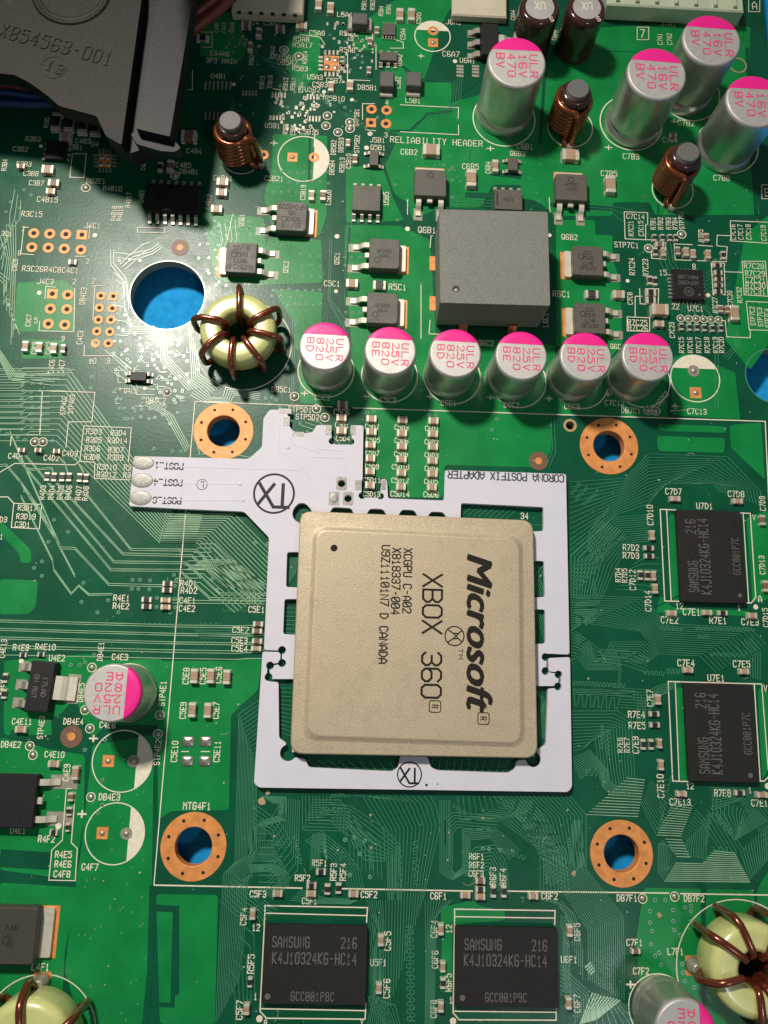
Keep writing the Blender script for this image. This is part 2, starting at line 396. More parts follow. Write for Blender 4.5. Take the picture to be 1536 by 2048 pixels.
for s_, d in (("28,905 222,1138 360,1139 420,1195 535,1198", 4), ("44,900 228,1122 372,1124 440,1186 535,1187", 4), ("100,950 246,1106 384,1110 455,1176", 4), ("172,985 262,1097 393,1099 470,1172", 4),
              ("42,990 105,1118 108,1138 143,1186", 4), ("20,862 122,1094 150,1095 218,1167 330,1170", 4), ("0,930 12,928 40,960 82,1020 150,1150", 4), ("143,1186 158,1170 178,1188 225,1187", 3),
              ("50,935 65,938 104,935 108,950", 3), ("120,915 130,925 136,945", 3), ("150,915 160,930 168,945", 3), ("40,960 100,1058 122,1093", 4)):
    BL(2, s_, ' '.join('%g,%g' % (x, y + d) for x, y in pts(s_)))
for y0, y1 in ((1240, 1250), (1244, 1254), (1257, 1267), (1261, 1271), (1274, 1284), (1278, 1288), (1291, 1300), (1296, 1305), (1310, 1317), (1200, 1203), (1206, 1208)):
    if y0 < 1230: BL(1, f"330,{y0} 530,{y1}", f"330,{y0} 530,{y1}")
    else: BL(1, f"0,{y0} 350,{y1} 470,{y1+2} 500,{y1+1 if y1<1300 else y1} 530,{y1}", "0,0 0,0 0,0 0,0 0,0")
serp(290, 1248, 380, 1250, 1.6, 10); serp(400, 1248, 452, 1249, 2, 11); serp(400, 1285, 448, 1286, 2, 10); serp(445, 1221, 500, 1222, 2, 12)
BL(6, "0,470 14,520 8,560 8,610", "32,440 32,520 28,640 40,670")
BL(3, "30,380 20,430 20,470 0,500", "42,400 40,440 14,470 4,540")
BL(3, "0,560 10,570 8,600 25,625 22,690", "0,545 18,560 16,600 30,640 30,660")
BL(5, "262,653 308,653 335,688 335,712 395,775", "250,668 300,668 322,697 322,722 378,782")
BL(5, "395,772 420,795 446,795 452,775 520,785", "380,790 410,806 460,806 468,790 520,800")
BL(6, "0,700 30,745 150,740", "0,720 20,760 100,770")
BL(3, "225,610 250,615 262,650", "230,670 255,672 262,662")
BL(2, "230,505 262,510 285,490 300,485", "232,515 268,520 296,500 305,498")
BL(2, "232,560 250,572 250,625", "228,545 255,570 258,620")
BL(2, "210,700 250,735 270,760", "222,705 260,735 285,765")
BL(3, "232,745 268,775 275,790 310,790", "240,720 270,745 276,760 312,770")
BL(3, "620,840 640,845 690,900 690,930", "600,850 630,860 680,910 676,930")
BL(4, "290,810 330,830 372,905", "300,800 345,830 380,895")
BL(5, "395,700 400,750 430,768 440,775", "378,650 384,760 412,780 420,790")
BL(2, "395,860 395,890 400,910", "405,910 420,900 500,915")
for k in range(34):
    x, y = random.uniform(225, 380), random.uniform(685, 815); d = random.choice(((12, 0), (9, 9), (0, 11), (-9, 9)))
    BL(1, f"{x},{y} {x + d[0]},{y + d[1]} {x + d[0] + 8},{y + d[1]}", f"{x},{y} {x},{y} {x},{y}")
for y in range(12): BL(1, f"0,{742 + y * 11.6} {40 + y % 3 * 6},{742 + y * 11.6} {48 + y % 3 * 6},{736 + y * 11.6} {100},{736 + y * 11.6}", "0,0 0,0 0,0 0,0")
BL(4, "440,450 445,480 436,520", "470,440 474,480 440,530"); BL(3, "240,530 262,508 300,500 318,488", "250,540 272,520 306,508 326,494"); BL(2, "222,500 222,530 246,560 250,600", "228,500 228,528 252,556 256,600")
# top middle
B(5, "860,262 885,240 920,205 925,150", "820,255 850,232 900,215 905,165")
B(3, "1110,405 1220,412 1260,420 1310,440", "1110,416 1220,424 1240,440 1300,470")
B(3, "870,395 990,402", "870,408 990,414")
B(2, "700,395 695,470 690,560", "706,395 702,470 698,560")
B(2, "716,435 716,455 730,470", "732,435 732,452 746,468")
B(2, "660,480 656,600 690,660", "664,480 660,600 700,650")
B(2, "586,640 584,760 582,820", "590,640 588,760 586,820")
B(2, "735,660 727,760 725,830", "738,662 731,760 729,830")
B(2, "1430,700 1430,812 1345,815", "1436,700 1436,815 1345,822")
B(2, "1102,835 1105,900 1094,930", "1108,832 1111,905 1098,935")
for i in range(26):
    x = 440 + (i * 53) % 270; y = 60 + (i * 37) % 190
    B(2, f"{x},{y} {x+25},{y+4} {x+45},{y+24}", f"{x},{y+5} {x+22},{y+9} {x+40},{y+28}")
B(4, "1350,560 1330,545 1310,500", "1360,545 1345,520 1340,480"); B(7, "1410,550 1440,520 1450,500", "1410,595 1440,590 1460,585"); B(6, "1350,600 1330,615 1300,600", "1400,602 1430,640 1440,650")
B(6, "1365,605 1362,635", "1405,605 1440,635"); B(3, "1445,650 1475,660 1480,690 1455,720", "1445,655 1470,668 1470,690 1445,715")
# right side
B(15, "1140,964 1250,957 1297,908 1455,914 1520,982 1524,1012", "1140,1112 1232,1030 1296,1008 1330,968 1425,968 1440,985 1440,1012")
B(13, "1142,1196 1142,1112 1228,1035 1300,1030", "1204,1196 1232,1132 1262,1086 1300,1082")
B(15, "1142,1190 1290,1196 1320,1234 1340,1248 1500,1256 1532,1290", "1142,1262 1165,1246 1280,1262 1316,1308 1400,1312 1432,1345 1436,1352")
B(9, "1142,1264 1178,1282 1190,1318 1205,1318 1222,1284 1290,1284 1316,1312", "1142,1318 1160,1318 1172,1340 1232,1340 1242,1322 1262,1322 1290,1330")
serp(1145, 1366, 1250, 1372, 4, 7); serp(1145, 1400, 1250, 1408, 11, 16); serp(1318, 1255, 1370, 1258, 4, 8); serp(1390, 1256, 1510, 1260, 2.5, 8); serp(1394, 1272, 1425, 1274, 4, 8); serp(1332, 1342, 1365, 1344, 5, 7)
serp(1142, 990, 1160, 965, 3, 6); serp(1150, 1000, 1178, 972, 3, 6); serp(1165, 1010, 1196, 985, 2.5, 6); serp(1186, 1050, 1224, 1012, 2.5, 6); serp(1180, 1115, 1210, 1085, 3, 6); serp(1190, 1125, 1220, 1098, 3, 6); serp(1188, 1160, 1190, 1200, 3, 6); serp(1215, 1098, 1250, 1072, 2.5, 6)
B(4, "1145,1378 1270,1382 1290,1400 1290,1460", "1145,1388 1262,1392 1275,1405 1275,1450")
B(13, "1142,1422 1235,1422 1262,1440 1270,1560 1280,1600", "1142,1502 1165,1498 1190,1478 1196,1520 1200,1560")
B(10, "1142,1520 1180,1500 1215,1540 1218,1560 1260,1592", "1160,1560 1185,1535 1200,1545 1205,1575 1225,1592")
B(12, "1150,1205 1200,1203", "1150,1245 1190,1245"); serp(1150, 1195, 1180, 1197, 2, 6); serp(1200, 1300, 1212, 1330, 2.5, 6); serp(1240, 1330, 1238, 1372, 2.5, 7); serp(1204, 1450, 1203, 1500, 3, 7)
B(13, "1282,1606 1312,1668", "1300,1562 1372,1612 ")
B(8, "1318,1560 1340,1560 1345,1545", "1320,1620 1326,1640 1315,1660")
B(10, "1390,1620 1412,1640 1412,1720 1402,1715", "1362,1672 1375,1680 1366,1700 1372,1712")
B(9, "1326,1680 1316,1690 1316,1745 1330,1762", "1352,1712 1345,1690 1340,1735 1345,1726")
B(10, "1425,1590 1425,1635 1470,1680 1536,1640", "1500,1625 1495,1620 1480,1650 1505,1615")
B(8, "1420,1575 1500,1580 1536,1615", "1425,1620 1480,1600 1536,1690")
B(12, "1480,1700 1500,1760", "1536,1650 1536,1720")
serp(1432, 1630, 1475, 1682, 3, 8); serp(1412, 1690, 1420, 1620, 2.5, 6); serp(1425, 1700, 1465, 1700, 5, 16)
B(18, "1138,1590 1172,1630 1172,1738 1246,1832 1248,1905 1248,2000", "985,1592 1040,1640 1090,1728 1176,1860 1176,1935 1176,1960")
B(10, "1245,2005 1300,2048", "1180,1980 1180,2048"); B(8, "1120,1930 1180,1985 1180,2010", "1120,1985 1150,2010 1150,2048")
B(8, "1142,1640 1145,1690 1150,1740", "1165,1640 1165,1690 1170,1735"); serp(1138, 1675, 1142, 1730, 2.5, 6)
# bottom
B(15, "540,1385 478,1428 470,1725 447,1748 438,1900 432,2048", "545,1510 514,1530 512,1700 497,1750 486,1900 478,1960")
B(9, "520,1592 572,1594 572,1640 500,1658 496,1722 560,1722 574,1745 530,1786", "545,1606 560,1606 556,1632 530,1640 530,1690 548,1690 552,1700 545,1705")
B(8, "496,1730 550,1728 578,1748 578,1770 545,1800", "500,1745 540,1742 556,1752 556,1762 530,1785")
B(11, "515,1778 560,1780 595,1740 600,1600", "520,1640 540,1640 556,1615 556,1592")
B(8, "470,1750 500,1780 520,1800", "440,1800 470,1830 500,1840")
B(9, "605,1592 605,1660 690,1662 730,1720 770,1722 772,1800", "660,1592 660,1608 700,1612 760,1650 800,1690 802,1800")
B(7, "620,1740 625,1670 650,1668 655,1720", "640,1735 640,1690 645,1690 650,1715")
B(15, "690,1592 725,1592 768,1662 772,1790 770,2048", "860,1592 872,1612 880,1650 860,1740 846,1800 846,2048")
B(7, "900,1600 900,1730 910,1748 925,1735 925,1660 990,1655 1040,1700", "880,1600 880,1745 905,1760 940,1740 940,1680 980,1676 1020,1720")
B(9, "915,1592 920,1640 1000,1640 1080,1700 1080,1790", "1000,1592 1010,1612 1060,1625 1130,1720 1140,1790")
B(8, "930,1720 950,1695 990,1690 1010,1720 1020,1790", "945,1770 970,1740 975,1740 985,1760 990,1780")
B(8, "735,1800 748,1860 748,1990 735,2048", "765,1800 768,1860 766,1990 766,2048")
B(10, "850,1800 852,1900 850,2048", "905,1800 905,1815 872,1830 868,2048".replace('905,1815 ', ''))
B(6, "450,1960 470,1985 472,2048", "485,1850 508,1870 510,1990")
B(8, "500,1820 512,1840 516,1860", "528,1800 540,1810 560,1812"); B(6, "580,1800 620,1806 700,1808", "600,1780 650,1796 720,1800")
B(7, "760,2000 790,2010 800,2048", "735,1990 745,2020 770,2048")
B(5, "1120,1830 1135,1840 1142,1990", "1120,1850 1126,1860 1128,1985")
serp(798, 1690, 800, 1780, 3, 12); serp(830, 1680, 832, 1775, 4, 13); serp(690, 1590, 660, 1592, 3, 7); serp(535, 1686, 570, 1688, 4, 9); serp(740, 1700, 742, 1740, 3, 8); serp(815, 1850, 818, 2048, 3.5, 15); serp(823, 1850, 826, 2048, 3.5, 15); serp(478, 1770, 510, 1745, 3, 7); serp(590, 1670, 600, 1730, 4, 10); serp(665, 1690, 690, 1720, 6, 12); serp(1005, 1700, 1060, 1720, 4, 10); serp(905, 1610, 935, 1630, 3, 8)
B(9, "625,1600 680,1600 720,1650 760,1690 764,1760", "612,1640 660,1640 690,1668 700,1690 700,1730"); B(6, "890,1690 890,1640 905,1625 1000,1632", "905,1735 905,1668 915,1655 990,1662"); B(8, "1060,1600 1100,1650 1130,1700 1136,1760", "1010,1600 1050,1650 1085,1700 1095,1775")
B(7, "640,1660 690,1700 720,1740 730,1790", "610,1680 660,1715 690,1750 700,1790"); B(5, "500,1640 540,1665 560,1700", "512,1610 560,1645 585,1690"); B(9, "1145,1130 1175,1100 1180,1060 1200,1040", "1145,1190 1200,1130 1215,1090 1240,1060")
B(8, "1225,1375 1300,1380 1320,1370 1360,1365", "1240,1415 1300,1420 1312,1395 1335,1385"); B(6, "1500,1275 1520,1300 1520,1360", "1470,1290 1495,1320 1496,1355"); B(7, "1400,1640 1440,1700 1440,1715", "1430,1600 1480,1690 1490,1700")
B(9, "1120,1800 1150,1830 1165,1900 1165,1960", "1040,1795 1110,1800 1130,1830 1132,1850"); B(6, "735,1840 742,1900 742,2000", "755,1820 760,1900 760,2010"); B(5, "1150,1262 1200,1300 1260,1302 1300,1320", "1150,1290 1190,1322 1250,1330 1290,1345"); B(7, "1265,1130 1285,1118 1320,1116", "1230,1180 1280,1180 1318,1190")
B(5, "390,1260 470,1262 500,1262", "400,1276 470,1278 500,1278"); serp(1170, 1545, 1215, 1548, 6, 9); serp(930, 1700, 935, 1760, 4, 9); serp(1215, 1460, 1216, 1520, 3, 8); serp(640, 1620, 690, 1622, 4, 9); serp(1090, 1690, 1094, 1770, 3, 8); serp(1420, 1308, 1500, 1312, 3, 9); serp(1285, 1345, 1330, 1348, 4, 9)
# inside the cut-outs of the white adapter
B(9, "925,1030 955,1005 960,1008", "1010,1040 1040,1012 1080,1020"); B(8, "1060,1050 1088,1050", "1060,1190 1088,1140"); B(9, "1068,1120 1092,1195", "1068,1220 1092,1290"); B(7, "1072,1380 1090,1400 1090,1480", "1080,1400 1080,1420 1072,1470")
B(9, "572,1105 572,1175", "598,1105 590,1150"); B(9, "566,1200 600,1200", "566,1265 600,1268"); B(13, "560,1368 590,1368", "562,1465 590,1475"); B(9, "615,1520 650,1540", "780,1522 790,1545"); B(12, "865,1518 862,1545", "1030,1520 1020,1546")
part(TR, 'copper_traces', 'mask_trace', 'stuff'); part(GL, 'bus_traces', 'glint_trace', 'stuff')
PALE = M()     # wide horizontal runs near the lower right ring, glints put into their pale colour
B(14, "1252,1556 1290,1560", "1172,1629 1276,1633", .011, PALE); B(14, "1345,1606 1386,1612", "1313,1670 1362,1672", .011, PALE); B(7, "1330,1678 1364,1680", "1352,1713 1381,1714", .011, PALE)
B(6, "1426,1702 1470,1706", "1406,1724 1480,1726", .011, PALE); B(10, "1350,1726 1482,1730", "1328,1762 1500,1764", .011, PALE)
B(13, "330,1028 405,1030", "318,1086 392,1086", .011, PALE)
B(10, "1190,2040 1240,2000", "1160,2048 1185,1985", .02, PALE); B(4, "1170,1935 1182,1925", "1180,1950 1190,1940", .02, PALE)  # broad pale strokes, the window's sheen on the board drawn as colour
part(PALE, 'glint_copper_runs', 'glint_trace', 'stuff')
# ------------------------------------------------------------------ vias
V = M(); VH = M()
def via(x, y, r=.026):
    if any(math.hypot(x - h[0], y - h[1]) < h[2] + 8 for h in HOLES): return
    p = P(x, y); V.lathe(p.x, p.y, [(r, .001), (r * .85, .006), (r * .5, .006), (r * .38, .003)], 10, False, False); VH.disc(p.x, p.y, r * .42, .0047, 8)
def grid(x0, y0, x1, y1, nx, ny, r=.024, j=2.0):
    for i in range(nx):
        for k in range(ny): via(x0 + (x1 - x0) * i / max(1, nx - 1) + random.uniform(-j, j), y0 + (y1 - y0) * k / max(1, ny - 1) + random.uniform(-j, j), r)
grid(548, 345, 655, 385, 8, 3); grid(604, 510, 640, 555, 3, 3); grid(548, 580, 640, 584, 7, 1); grid(545, 594, 600, 596, 4, 1); grid(575, 609, 640, 611, 6, 1); grid(500, 468, 520, 456, 3, 2); grid(398, 490, 435, 540, 3, 3); grid(430, 570, 520, 582, 5, 1)
grid(430, 442, 500, 470, 4, 3); grid(690, 515, 718, 530, 3, 2); grid(690, 625, 720, 645, 3, 2); grid(45, 752, 82, 858, 3, 8); grid(250, 818, 300, 836, 4, 2); grid(240, 815, 268, 820, 2, 1); grid(240, 520, 280, 524, 3, 1)
for s_ in ("48,380 22,404 40,416 12,424 15,452 14,478 5,490 62,390", "190,688 182,722 184,754 182,776 232,740 258,640 262,650 250,630 246,660 262,748", "270,668 280,690 285,700 283,715 254,700 306,720 318,712 340,705 352,710 368,712 374,722 374,750", "320,785 350,782 365,783 360,795 348,800 330,790", "326,830 340,848 308,898 345,903 362,903 255,838 310,835", "0,860 14,868 35,875 50,880 105,882", "50,982 88,1034 108,1040 136,1064 97,1084 84,1123 68,1136 84,1152 348,1150",
           "265,1160 280,1160 300,1161 264,1178 277,1178 299,1179 167,1166 163,1204 216,1201 195,1225 237,1225 314,1196 313,1214 341,1225 353,1160 350,1172 350,1198 350,1215",
           "435,1120 458,1122 434,1180 465,1176 425,1158 478,1140 478,1168 510,1086 535,1088 523,1168", "532,797 545,795 553,800 540,808 560,815 570,820", "600,846 598,870 585,868 615,865 690,806", "860,355 888,330 905,335 900,340 815,400 790,370 795,440 905,360 905,395 885,375",
           "170,1325 160,1330 142,1330 188,1310 115,1380 170,1500 205,1560 196,1625 205,1610 210,1480", "735,825 748,822 858,830 872,830 994,838 984,860", "1310,1800 1330,1800 1370,1815 1382,1812", "1300,1822 1346,1820 1382,1822 1300,1845 1346,1842 1382,1842 1304,1862 1348,1860 1302,1888 1360,1870 1318,1905 1322,1930 1364,1928 1366,1945 1370,1962 1388,1975 1310,1912",
           "708,1675 720,1708 690,1680 730,1682 700,1750 665,1752 740,1754", "966,1697 978,1698 1000,1700 1025,1702", "755,235 732,255", "560,172 572,180 590,185 610,150 640,90 650,105 660,115 690,120 700,140 715,110 725,125 600,210 575,215 600,225 615,230 655,205 680,205 690,215"):
    for a in pts(s_): via(*a)
for k in range(75): via(random.uniform(228, 400), random.uniform(630, 830), .022) if k % 3 else via(random.uniform(405, 530), random.uniform(430, 570), .022)
for k in range(46): via(random.uniform(480, 730), random.uniform(60, 260), .018)
for k in range(30): via(random.uniform(800, 1090), random.uniform(300, 420), .014)
for k in range(20): via(random.uniform(1250, 1530), random.uniform(440, 700), .014)
for k in range(24): via(random.uniform(150, 290), random.uniform(1760, 2040), .012)
for k in range(40): via(random.uniform(0, 300), random.uniform(1330, 1740), .011)
part(V, 'plated_vias', 'mask_via', 'stuff'); part(VH, 'via_bores', 'dark_hole', 'stuff')
# ------------------------------------------------------------------ solder pads, plated holes, test points, fiducials
PADS = {}
def pad(x, y, wpx, hpx, mt='tin', name='solder_pad', th=.006, blob=False, ang=0):
    p = P(x, y); sx, sy = sxy(x, y); m = M()
    if blob:
        ww, dd = wpx / sx, hpx / sy; m.smooth = True
        m.loft([[(a, b, z) for a, b in rrect(0, 0, ww * k, dd * k, .03 * k, 3)] for k, z in ((1, .001), (1, .008), (.85, .02), (.5, .03), (.15, .033))], False)
    else: m.prism(rect(0, 0, wpx / sx, hpx / sy), .0008, th)
    return m.obj(name, mt, BOARD, (p.x, p.y, 0), ang)
def thole(x, y, r, sq=False, filled=False, mt='copper'):
    p = P(x, y); sx, _ = sxy(x, y); R = r / sx; m = M(); n = 24
    outer = [(R * math.cos(i*2*math.pi/n), R * math.sin(i*2*math.pi/n)) for i in range(n)]
    if sq:
        outer = []
        for i in range(n):
            a = i*2*math.pi/n; k = 1 / max(abs(math.cos(a)), abs(math.sin(a))); outer.append((R*.95*k*math.cos(a), R*.95*k*math.sin(a)))
    ri = R * .46
    m.loft([[(a, b, z) for a, b in outer] for z in (.0008, .0075)] + [[(ri * math.cos(i*2*math.pi/n), ri * math.sin(i*2*math.pi/n), z) for i in range(n)] for z in (.0075, .0045)], False, False)
    o = m.obj('plated_hole', mt, BOARD, (p.x, p.y, 0)); d = M()
    if filled:
        d.smooth = True; d.lathe(0, 0, [(ri * 1.05, .006), (ri * .9, .018), (ri * .5, .028), (ri * .1, .031)], 14, False); d.obj('solder_fill', 'tin', o)
    else: d.disc(0, 0, ri, .0052, 16); d.obj('bore', 'dark_hole', o)
for x, y, q in ((68, 467, 0), (100, 468, 0), (132, 469, 0), (164, 470, 1), (64, 495, 0), (97, 496, 0), (129, 498, 0), (162, 500, 0),
                (105, 588, 1), (136, 590, 0), (101, 618, 0), (134, 619, 0), (97, 648, 0), (130, 650, 0)): thole(x, y, 11, q)
for x, y, q in ((202, 592, 0), (227, 593, 1), (199, 616, 0), (225, 617, 0), (197, 640, 0), (222, 640, 0), (194, 663, 0), (220, 664, 0), (191, 687, 0), (217, 687, 0)): thole(x, y, 9.3, q)
for x, y, q in ((743, 219, 0), (773, 221, 0), (742, 246, 1), (772, 248, 0)): thole(x, y, 10.5, q)
for x, y, q, f in ((585, 315, 1, 1), (628, 315, 0, 0), (866, 86, 1, 1), (866, 62, 0, 0), (1391, 786, 1, 1), (1387, 742, 0, 1), (217, 1522, 1, 1), (267, 1522, 0, 1), (205, 1666, 1, 1), (253, 1667, 0, 1), (527, 310, 0, 0)): thole(x, y, 10.5 if x < 900 and y < 400 else 12, q, f, 'tin_matte' if f and not q else 'copper')
def testpoint(x, y, r=11, ring=True):
    p = P(x, y); sx, _ = sxy(x, y); m = M(); m.smooth = True
    R = r / sx; m.lathe(0, 0, [(R * .62, .001), (R * .6, .008), (R * .4, .02), (R * .1, .026)], 14, False)
    m.obj('test_point', 'tin', BOARD, (p.x, p.y, 0))
    if ring: SILK.ring(p.x, p.y, R * .82, R, .006, 20)
SILK = M()
for x, y in ((184, 1335), (170, 1420), (180, 1457), (60, 1492), (66, 1510), (320, 1430), (316, 1468), (182, 1594), (1285, 1797), (1349, 1793), (633, 818), (650, 835), (589, 793), (1296, 821), (1311, 822), (172, 376), (350, 351), (655, 232), (652, 252), (676, 265), (700, 245), (700, 258), (568, 100), (598, 113), (1297, 497), (1363, 469), (334, 784), (70, 884), (86, 884)): testpoint(x, y, 9.5)
for x, y in ((1361, 637), (1377, 638), (1392, 638), (1407, 639), (1422, 640), (1437, 640)): testpoint(x, y, 8)
for x, y, r in ((360, 495, 18), (1077, 922, 19), (143, 1473, 22)):
    p = P(x, y); sx, _ = sxy(x, y); m = M(); m.lathe(p.x, p.y, [(r / sx, .0005), (r / sx, .005)], 32, False); o = part(m, 'fiducial_mark', 'fid_brown')
    m = M(); m.lathe(p.x, p.y, [(r * .38 / sx, .004), (r * .36 / sx, .008)], 20, False); m.obj('copper_dot', 'copper', o)
for x, y in ((377, 1483), (412, 1483), (375, 1522), (410, 1522)): pad(x, y, 25, 21, 'solder', blob=True)
# ------------------------------------------------------------------ silkscreen
NL = [0]
def L(s_, wpx=1.9, mm=None, z=.006):
    q = pts(s_); NL[0] += 1; (mm or SILK).line([P(*a)[:2] for a in q], wpx / 150, z + .000012 * NL[0], dz=.00001)
def ring(x, y, r, wpx=2.2):
    p = P(x, y); sx, _ = sxy(x, y); SILK.ring(p.x, p.y, (r - wpx) / sx, r / sx, .006, 64)
def seg(x, y, r, a0, a1):    # filled part of a capacitor ring: chord segment between two angles (degrees)
    p = P(x, y); sx, _ = sxy(x, y); R = r / sx; n = 24
    SILK.v.extend((p.x + R * math.cos(math.radians(a0 + (a1 - a0) * i / n)), p.y + R * math.sin(math.radians(a0 + (a1 - a0) * i / n)), .0062) for i in range(n + 1))
    SILK.face(tuple(range(len(SILK.v) - n - 1, len(SILK.v))))
def dot(x, y, r):
    p = P(x, y); sx, _ = sxy(x, y); SILK.disc(p.x, p.y, r / sx, .0062, 16)
def boxl(x0, y0, x1, y1, wpx=1.7): L(f"{x0},{y0} {x1},{y0} {x1},{y1} {x0},{y1} {x0},{y0}", wpx)
L("390,803 665,814"); L("705,816 1530,843 1537,1000", 2.2); L("308,1770 390,803"); L("308,1770 605,1776", 2.4); L("683,1777 946,1782", 2.4); L("1012,1782 1338,1786", 2.4); L("1360,1787 1545,1790", 2.4)
L("530,1826 530,1811 735,1815 733,1845", 2.2); L("530,1826 734,1831", 2); L("530,1826 528,1850", 2.2); L("529,1845 520,2022 533,2036 730,2038 732,2005", 2.2); L("522,2017 730,2021", 2)
L("909,1850 909,1818 1110,1821 1109,1850", 2.2); L("909,1833 1109,1836", 2); L("909,1845 906,2025 918,2039 1112,2040 1112,2010", 2.2); L("907,2022 1111,2024", 2)
L("1352,1020 1320,1019 1329,1202 1360,1203", 2.2); L("1333,1020 1342,1202", 2); L("1480,1026 1500,1027 1511,1195 1502,1206 1490,1206", 2.2); L("1486,1028 1497,1206", 2)
L("1523,1368 1336,1363 1345,1562 1378,1563", 2.2); L("1350,1364 1358,1562", 2); L("1508,1368 1520,1562 1528,1562 1540,1550", 2.2); L("1523,1368 1536,1540", 2)
dot(519, 2037, 6.5); dot(906, 2042, 6.5); dot(1511, 1214, 5); dot(1535, 1572, 6)
for x, y, r in ((607, 318, 52), (865, 73, 36.5), (1390, 757, 50), (245, 1522, 61), (230, 1667, 60), (1008, 238, 63), (1262, 246, 63), (1380, 190, 60), (1455, 292, 62), (1140, 255, 46), (483, 312, 42), (1345, 380, 42),
                (487, 690, 97), (75, 2075, 118), (1482, 1940, 130), (1318, 2015, 62), (652, 742, 57), (779, 752, 57), (905, 755, 57), (1036, 762, 57), (1160, 764, 57), (1283, 760, 58), (256, 1385, 58)): ring(x, y, r)
seg(607, 318, 51, -66, 66); seg(865, 73, 36, 22, 158); seg(1390, 757, 49, 25, 155); seg(245, 1522, 60, -62, 62); seg(230, 1667, 59, -62, 62)
for s_ in ("800,210 917,216 916,238", "800,264 917,270 917,250", "725,240 725,208 750,208", "730,260 752,262", "58,455 48,455 42,508 68,510", "175,458 180,452 178,478", "150,513 172,513", "92,573 90,598", "92,573 112,575", "150,576 148,664 78,662 80,642", "190,572 186,640", "170,690 168,712 232,712", "186,572 206,572",
           "1248,424 1295,426 1295,450 1291,450 1291,480 1303,480", "1248,424 1250,478 1290,480", "1303,480 1304,483 1331,486 1332,519 1303,517 1302,503", "1348,488 1385,490", "1395,491 1425,493", "1348,488 1350,520 1452,524 1454,494 1433,492 1434,471 1462,472 1460,442 1536,445", "1460,482 1536,487", "1462,472 1460,482", "1422,526 1448,527 1450,590 1426,590 1422,526", "1448,544 1485,545", "1484,523 1530,523 1536,593 1488,590 1484,523",
           "1279,577 1280,608 1316,610 1317,578 1290,578", "1279,593 1270,593 1270,634", "1254,634 1299,636 1299,663 1254,662 1254,634", "1492,603 1536,605", "1492,603 1498,660 1536,661", "1500,661 1500,676 1453,674 1450,642 1440,641",
           "85,782 80,870", "85,782 190,785 184,844 137,844 132,896", "76,870 23,870 21,892", "168,852 263,856 257,925", "168,852 160,923 190,925 189,957 260,960", "160,923 150,930 30,927 0,945", "28,1007 84,1009 79,1058 23,1055 28,1007 16,994 0,994",
           "133,1577 143,1577", "133,1577 125,1680 104,1700 98,1760 151,1761 155,1697 143,1685 151,1585", "0,1547 64,1549 62,1600", "0,1810 78,1812", "363,1503 378,1503", "402,1503 420,1503", "866,472 862,472 860,496", "842,570 842,678", "860,640 858,668 880,669",
           "815,400 815,430", "1098,395 1100,425", "612,690 618,690", "1290,1690 1290,1690.5", "465,430 455,480", "405,65 424,65 424,95 405,95", "520,35 520,12", "375,180 385,180 385,140", "790,80 806,85 807,97 780,97", "720,65 745,66 745,100", "695,110 695,160 740,162", "752,90 752,140",
           "600,70 640,75 650,90", "275,455 330,457 330,466 275,465 275,455", "145,308 173,308 168,356 140,355 145,308", "620,250 630,262 628,295", "545,178 560,180 565,215", "1310,15 1310,25", "1340,38 1475,45 1475,53", "1375,820 1340,822"): L(s_, 1.7)
boxl(1274, 55, 1297, 80); boxl(1497, -2, 1519, 24); boxl(1523, 370, 1546, 398)
for x, y, r in ((815, 458, 5), (1099, 471, 4), (43, 1322, 5), (117, 1652, 6), (82, 293, 4), (910, 123, 4.5), (1416, 591, 4.5), (79, 586, 5), (190, 471, 5), (728, 1060, .1), (1255, 562, 4), (674, 473, 5), (672, 583, 4), (740, 268, 5), (733, 296, 5), (648, 184, 4), (468, 169, 4), (704, 200, 4), (290, 777, 4)): dot(x, y, r)
